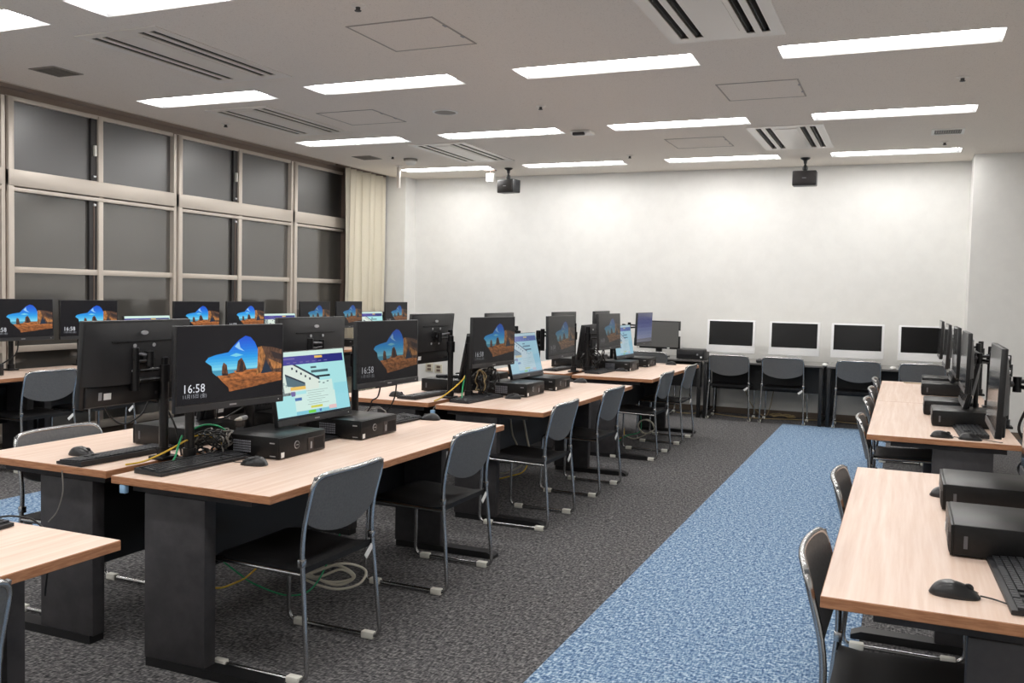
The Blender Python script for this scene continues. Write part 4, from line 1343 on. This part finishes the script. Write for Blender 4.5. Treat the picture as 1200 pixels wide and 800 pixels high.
for i in range(4):
    cable('%s black cable of the tangle beside the nearest lock screen computer' % ['thick', 'thin', 'looped', 'trailing'][i],
          coil((-2.685 + 0.012 * i, 2.985 + 0.02 * i, 0.772 + 0.004 * i), 0.06 - 0.006 * i, 0.045 - 0.003 * i, 2.6, 0.22, seed=i + 1), M['cable'] if i < 3 else M['cable_gray'], 0.0036, GC)
cable('grey looped cable of the tangle beside the nearest lock screen computer', coil((-2.68, 3.0, 0.77), 0.065, 0.046, 2.1, 0.3, seed=11), M['cable_gray'], 0.003, GC)
cable('black cable hanging under the nearest lock screen', [(-2.53, 2.86, 0.955), (-2.56, 2.90, 0.90), (-2.60, 3.0, 0.885), (-2.56, 3.08, 0.93), (-2.53, 3.08, 0.96)], M['cable'], 0.004, GC)
cable('black cable drooping from the nearest monitor back to the desk', [(-2.87, 2.85, 0.975), (-2.84, 2.90, 0.93), (-2.80, 2.92, 0.85), (-2.78, 2.93, 0.76), (-2.77, 2.93, 0.72)], M['cable'], 0.0045, GC)
cable('black cable drooping in a loop below the nearest monitor back', [(-2.88, 2.62, 0.975), (-2.90, 2.68, 0.90), (-2.90, 2.75, 0.865), (-2.88, 2.82, 0.90), (-2.87, 2.85, 0.96)], M['cable'], 0.004, GC)
cable('kinked black cable hanging under the far lock screen of the nearest desk', [(-2.47, 4.02, 0.95), (-2.50, 4.04, 0.88), (-2.56, 4.08, 0.85), (-2.60, 4.12, 0.80), (-2.68, 4.15, 0.73)], M['cable'], 0.004, GC)
cable('straight black cable hanging under the far lock screen of the nearest desk', [(-2.47, 4.18, 0.955), (-2.52, 4.24, 0.85), (-2.58, 4.26, 0.77), (-2.66, 4.28, 0.722)], M['cable'], 0.004, GC)
cable('grey cable coiled by the far pole of the nearest desk', coil((-2.62, 4.22, 0.76), 0.06, 0.035, 1.6, 0.25, seed=21), M['cable_gray'], 0.003, GC)
cable('yellow cable slanting from the middle centre island poles', [(-2.79, 5.20, 0.72), (-2.772, 5.25, 0.735), (-2.721, 5.32, 0.79), (-2.677, 5.38, 0.85), (-2.70, 5.46, 0.87)], M['cable_yellow'], 0.0045, GC)
cable('green cable dropping from the middle centre island poles', [(-2.641, 5.3, 0.738), (-2.661, 5.35, 0.797), (-2.675, 5.4, 0.85), (-2.70, 5.46, 0.87)], M['cable_green'], 0.0045, GC)
for i in range(3):
    cable('%s black cable bunched at the middle centre island poles' % ['first', 'second', 'third'][i], coil((-2.66 + 0.03 * i, 5.56 + 0.04 * i, 0.80 + 0.02 * i), 0.05, 0.07, 2.2, 0.3, seed=31 + i), M['cable'], 0.005, GC)
cable('olive cable loop at the middle centre island poles', coil((-2.63, 5.56, 0.83), 0.035, 0.07, 1.3, 0.2, seed=37), M['cable_tan'], 0.004, GC)
cable('black cable from the middle lock screen to its computer', [(-2.57, 5.6, 0.94), (-2.60, 5.68, 0.87), (-2.60, 5.80, 0.83), (-2.66, 5.86, 0.74)], M['cable'], 0.004, GC)
cable('grey cable crossing behind the middle lock screen', [(-2.72, 5.56, 0.84), (-2.70, 5.75, 0.90), (-2.68, 5.95, 0.86), (-2.72, 6.1, 0.74)], M['cable_gray'], 0.003, GC)
for i in range(3):
    cable('%s black cable bunched at the farthest centre island poles' % ['first', 'second', 'third'][i], coil((-2.70 + 0.03 * i, 8.06 + 0.05 * i, 0.80 + 0.03 * i), 0.06, 0.08, 2.0, 0.3, seed=41 + i), M['cable'], 0.006, GC)
cable('thin black cable looping by the farthest lock screen', [(-2.76, 8.1, 1.0), (-2.70, 8.18, 0.90), (-2.66, 8.22, 0.84), (-2.68, 8.3, 0.73)], M['cable'], 0.004, GC)

GU = 'cables under the centre desks'
cable('large ivory cable loop under the nearest centre desk', [(-2.5, 3.12, 0.30), (-2.431, 3.3, 0.16), (-2.283, 3.4, 0.2), (-2.22, 3.5, 0.152), (-2.223, 3.45, 0.10), (-2.327, 3.4, 0.078), (-2.45, 3.35, 0.13), (-2.33, 3.42, 0.18), (-2.25, 3.46, 0.13), (-2.34, 3.42, 0.09), (-2.5, 3.3, 0.2)], M['cable_white'], 0.0065, GU)
cable('second ivory cable loop under the nearest centre desk', [(-2.48, 3.16, 0.28), (-2.40, 3.34, 0.14), (-2.30, 3.42, 0.165), (-2.26, 3.46, 0.12), (-2.36, 3.42, 0.10), (-2.47, 3.3, 0.17), (-2.52, 3.2, 0.32)], M['cable_white'], 0.006, GU)
cable('yellow cable sagging under the nearest centre desk', [(-2.62, 2.75, 0.30), (-2.579, 2.9, 0.193), (-2.544, 3.0, 0.188), (-2.524, 3.1, 0.218), (-2.50, 3.3, 0.34)], M['cable_yellow'], 0.004, GU)
cable('green cable sagging under the nearest centre desk', [(-2.57, 2.92, 0.32), (-2.545, 3.0, 0.242), (-2.514, 3.1, 0.156), (-2.41, 3.2, 0.095), (-2.348, 3.3, 0.126), (-2.36, 3.5, 0.3)], M['cable_green'], 0.004, GU)
cable('black cable drooping under the nearest centre tabletop', [(-2.35, 2.62, 0.66), (-2.30, 2.72, 0.62), (-2.28, 2.86, 0.60), (-2.33, 3.0, 0.65)], M['cable'], 0.004, GU)
cable('ivory cable hanging under the middle centre tabletop', [(-2.33, 5.58, 0.66), (-2.32, 5.6, 0.58), (-2.299, 5.6, 0.48), (-2.278, 5.6, 0.37), (-2.325, 5.6, 0.28), (-2.42, 5.64, 0.22)], M['cable_white'], 0.007, GU)
cable('second ivory cable hanging under the middle centre tabletop', [(-2.38, 5.5, 0.64), (-2.36, 5.5, 0.5), (-2.33, 5.52, 0.4), (-2.40, 5.58, 0.24), (-2.5, 5.6, 0.2)], M['cable_white'], 0.006, GU)
cable('yellow cable sagging under the middle centre desk', [(-2.56, 5.36, 0.24), (-2.511, 5.5, 0.178), (-2.399, 5.6, 0.198), (-2.326, 5.65, 0.237), (-2.34, 5.8, 0.36)], M['cable_yellow'], 0.0045, GU)
cable('ivory cable coil under the farthest centre desk', [p for p in coil((-2.193, 8.3, 0.205), 0.075, 0.065, 1.9, 0.04, seed=51, n=18)] + [(-2.3, 8.32, 0.08), (-2.42, 8.36, 0.1)], M['cable_white'], 0.006, GU)
cable('green cable on the floor under the farthest centre desk', [(-2.55, 8.1, 0.02), (-2.467, 8.2, 0.034), (-2.373, 8.3, 0.107), (-2.276, 8.4, 0.143), (-2.3, 8.5, 0.3)], M['cable_green'], 0.0045, GU)
cable('yellow cable on the floor under the farthest centre desk', [(-2.6, 8.2, 0.02), (-2.5, 8.28, 0.05), (-2.42, 8.34, 0.10), (-2.46, 8.44, 0.22)], M['cable_yellow'], 0.0045, GU)
GB = 'cables along the back wall'
cable('tan cable along the floor behind the two left white computer chairs', [(-2.1, 11.2, 0.006), (-1.951, 11.12, 0.006), (-1.7, 11.05, 0.006), (-1.4, 11.1, 0.006), (-1.1, 11.2, 0.006), (-0.9, 11.28, 0.006)], M['cable_tan'], 0.006, GB)
cable('coiled tan cable on the floor under the second white computer', coil((-1.3, 11.22, 0.02), 0.14, 0.07, 2.3, 0.12, 'Z', 61), M['cable_tan'], 0.006, GB)
cable('tan cable rising under the left back table', [(-1.75, 11.3, 0.3), (-1.65, 11.25, 0.12), (-1.5, 11.2, 0.02), (-1.45, 11.28, 0.12), (-1.42, 11.33, 0.32)], M['cable_tan'], 0.005, GB)
cable('tan cable along the floor under the right back table', [(-0.7, 11.3, 0.006), (-0.55, 11.24, 0.006), (-0.3, 11.2, 0.006), (0.0, 11.26, 0.006)], M['cable_tan'], 0.006, GB)
cable('yellowish cable on the floor behind the last aisle chair', [(-2.56, 11.12, 0.006), (-2.52, 11.06, 0.006), (-2.45, 11.05, 0.006), (-2.3, 11.12, 0.02), (-2.28, 11.2, 0.2)], M['cable_tan'], 0.006, GB)
cable('black cable from the left edge monitor to the window desk', [(-6.49, 5.08, 0.97), (-6.50, 5.06, 0.86), (-6.56, 4.98, 0.78), (-6.60, 4.9, 0.722)], M['cable'], 0.006, 'window row cables')
cable('second black cable under the left edge monitor', [(-6.50, 4.78, 0.97), (-6.50, 4.79, 0.86), (-6.53, 4.80, 0.76)], M['cable'], 0.006, 'window row cables')
cable('black cable curling at the corner of the bottom left desk', [(-2.45, 1.83, 0.733), (-2.42, 1.87, 0.735), (-2.36, 1.90, 0.72), (-2.31, 1.905, 0.66), (-2.32, 1.90, 0.5)], M['cable'], 0.003, GU)
cable('thin grey cable hanging on the leg of the window side nearest desk', [(-3.0, 2.535, 0.70), (-2.99, 2.53, 0.62), (-3.02, 2.53, 0.54), (-3.07, 2.53, 0.49)], M['cable_gray'], 0.0025, GU)
cable('tan cable at the far end of the right row', [(0.02, 8.72, 0.72), (0.07, 8.69, 0.72), (0.12, 8.68, 0.72), (0.16, 8.66, 0.722)], M['cable_tan'], 0.004, 'right row cables')
for i, (x, y) in enumerate(((0.50, 5.55), (0.52, 5.9), (0.47, 4.15))):
    cable('%s black cable hanging by the right row poles' % ['near', 'middle', 'lower'][i], [(x, y, 1.02), (x - 0.02, y + 0.06, 0.92), (x + 0.02, y + 0.02, 0.84), (x - 0.01, y + 0.1, 0.76), (x, y + 0.08, 0.722)], M['cable'], 0.006, 'right row cables')

def make_plug(label):
    t = thing('cable_plug', label, 'plug')
    b = B(); b.box(-0.014, 0.014, -0.01, 0.01, -0.032, 0.0, M['cable_blue'], 0.003); b.build('plug_shell', t)
    b = B(); b.tube([(0, 0, -0.001), (0.004, 0.006, 0.012), (0.002, 0.03, 0.02)], 0.003, M['cable_gray'], 6); b.build('cord_stub', t)
    return t
place('plug', make_plug, 'pale blue plug hanging at the corner of the nearest centre desk', (-2.655, 2.515, 0.685), group='pale blue plugs')
place('plug', make_plug, 'pale blue plug hanging at the corner of the middle centre desk', (-2.735, 5.08, 0.678), group='pale blue plugs')
# black handset-like device on the computer of the middle island
t = thing('handheld_scanner', 'slim black device lying on a computer of the middle centre island', 'device', (-3.02, 5.88, 0.809), (0, 0, R(25)))
b = B(); b.box(-0.11, 0.11, -0.03, 0.03, 0, 0.022, M['mouse'], 0.009); b.build('device_body', t)
b = B(); b.tube(spline([(0.11, 0, 0.012), (0.18, 0.03, 0.03), (0.24, 0.09, 0.05)]), 0.004, M['cable'], 6); b.build('device_cord', t)
# wrapped adapter with a pale cone under the nearest lock screen
t = thing('cable_adapter', 'silver cable adapter with a pale cone tip below the nearest lock screen', 'adapter', (-2.60, 3.13, 0.81), (0, 0, R(10)))
b = B(); b.lathe([(0.004, -0.045), (0.010, -0.042), (0.010, 0.0), (0.007, 0.005)], M['gray_mark'], 16, (0, 0, 0.06), 'Y'); b.build('adapter_body', t)
b = B(); b.lathe([(0.009, -0.002), (0.006, -0.03), (0.002, -0.05)], M['white_plastic'], 16, (0, -0.042, 0.06), 'Y'); b.build('adapter_tip', t)

# ------------------------------------------------------------------ camera
cd = bpy.data.cameras.new('camera'); cam = bpy.data.objects.new('camera', cd); C.objects.link(cam)
f, yaw, pitch, roll, cx, cy = 1061.9, 0.4053, 0.0481, 0.0218, 602.9, 395.0
F = Vector((-math.sin(yaw) * math.cos(pitch), math.cos(yaw) * math.cos(pitch), -math.sin(pitch)))
r_ = Vector((math.cos(yaw), math.sin(yaw), 0)); u_ = r_.cross(F)
r2 = r_ * math.cos(roll) + u_ * math.sin(roll); u2 = -r_ * math.sin(roll) + u_ * math.cos(roll)
cam.matrix_world = Matrix((( r2.x, u2.x, -F.x, 0), (r2.y, u2.y, -F.y, 0), (r2.z, u2.z, -F.z, 1.43), (0, 0, 0, 1)))
cd.sensor_width = 36; cd.lens = f / 1200 * 36
cd.shift_x = (600 - cx) / 1200; cd.shift_y = (cy - 400) / 1200
cd.clip_start = 0.05
S.camera = cam

w = bpy.data.worlds.new('night'); S.world = w; w.use_nodes = True
w.node_tree.nodes['Background'].inputs['Color'].default_value = (0.01, 0.012, 0.02, 1)
w.node_tree.nodes['Background'].inputs['Strength'].default_value = 0.3
S.view_settings.view_transform = 'Standard'
S.view_settings.look = 'None'
S.view_settings.exposure = 0.0
S.view_settings.gamma = 1.0
S.view_settings.use_curve_mapping = False
S.cycles.use_denoising = True
S.cycles.max_bounces = 8
S.cycles.sample_clamp_indirect = 6.0
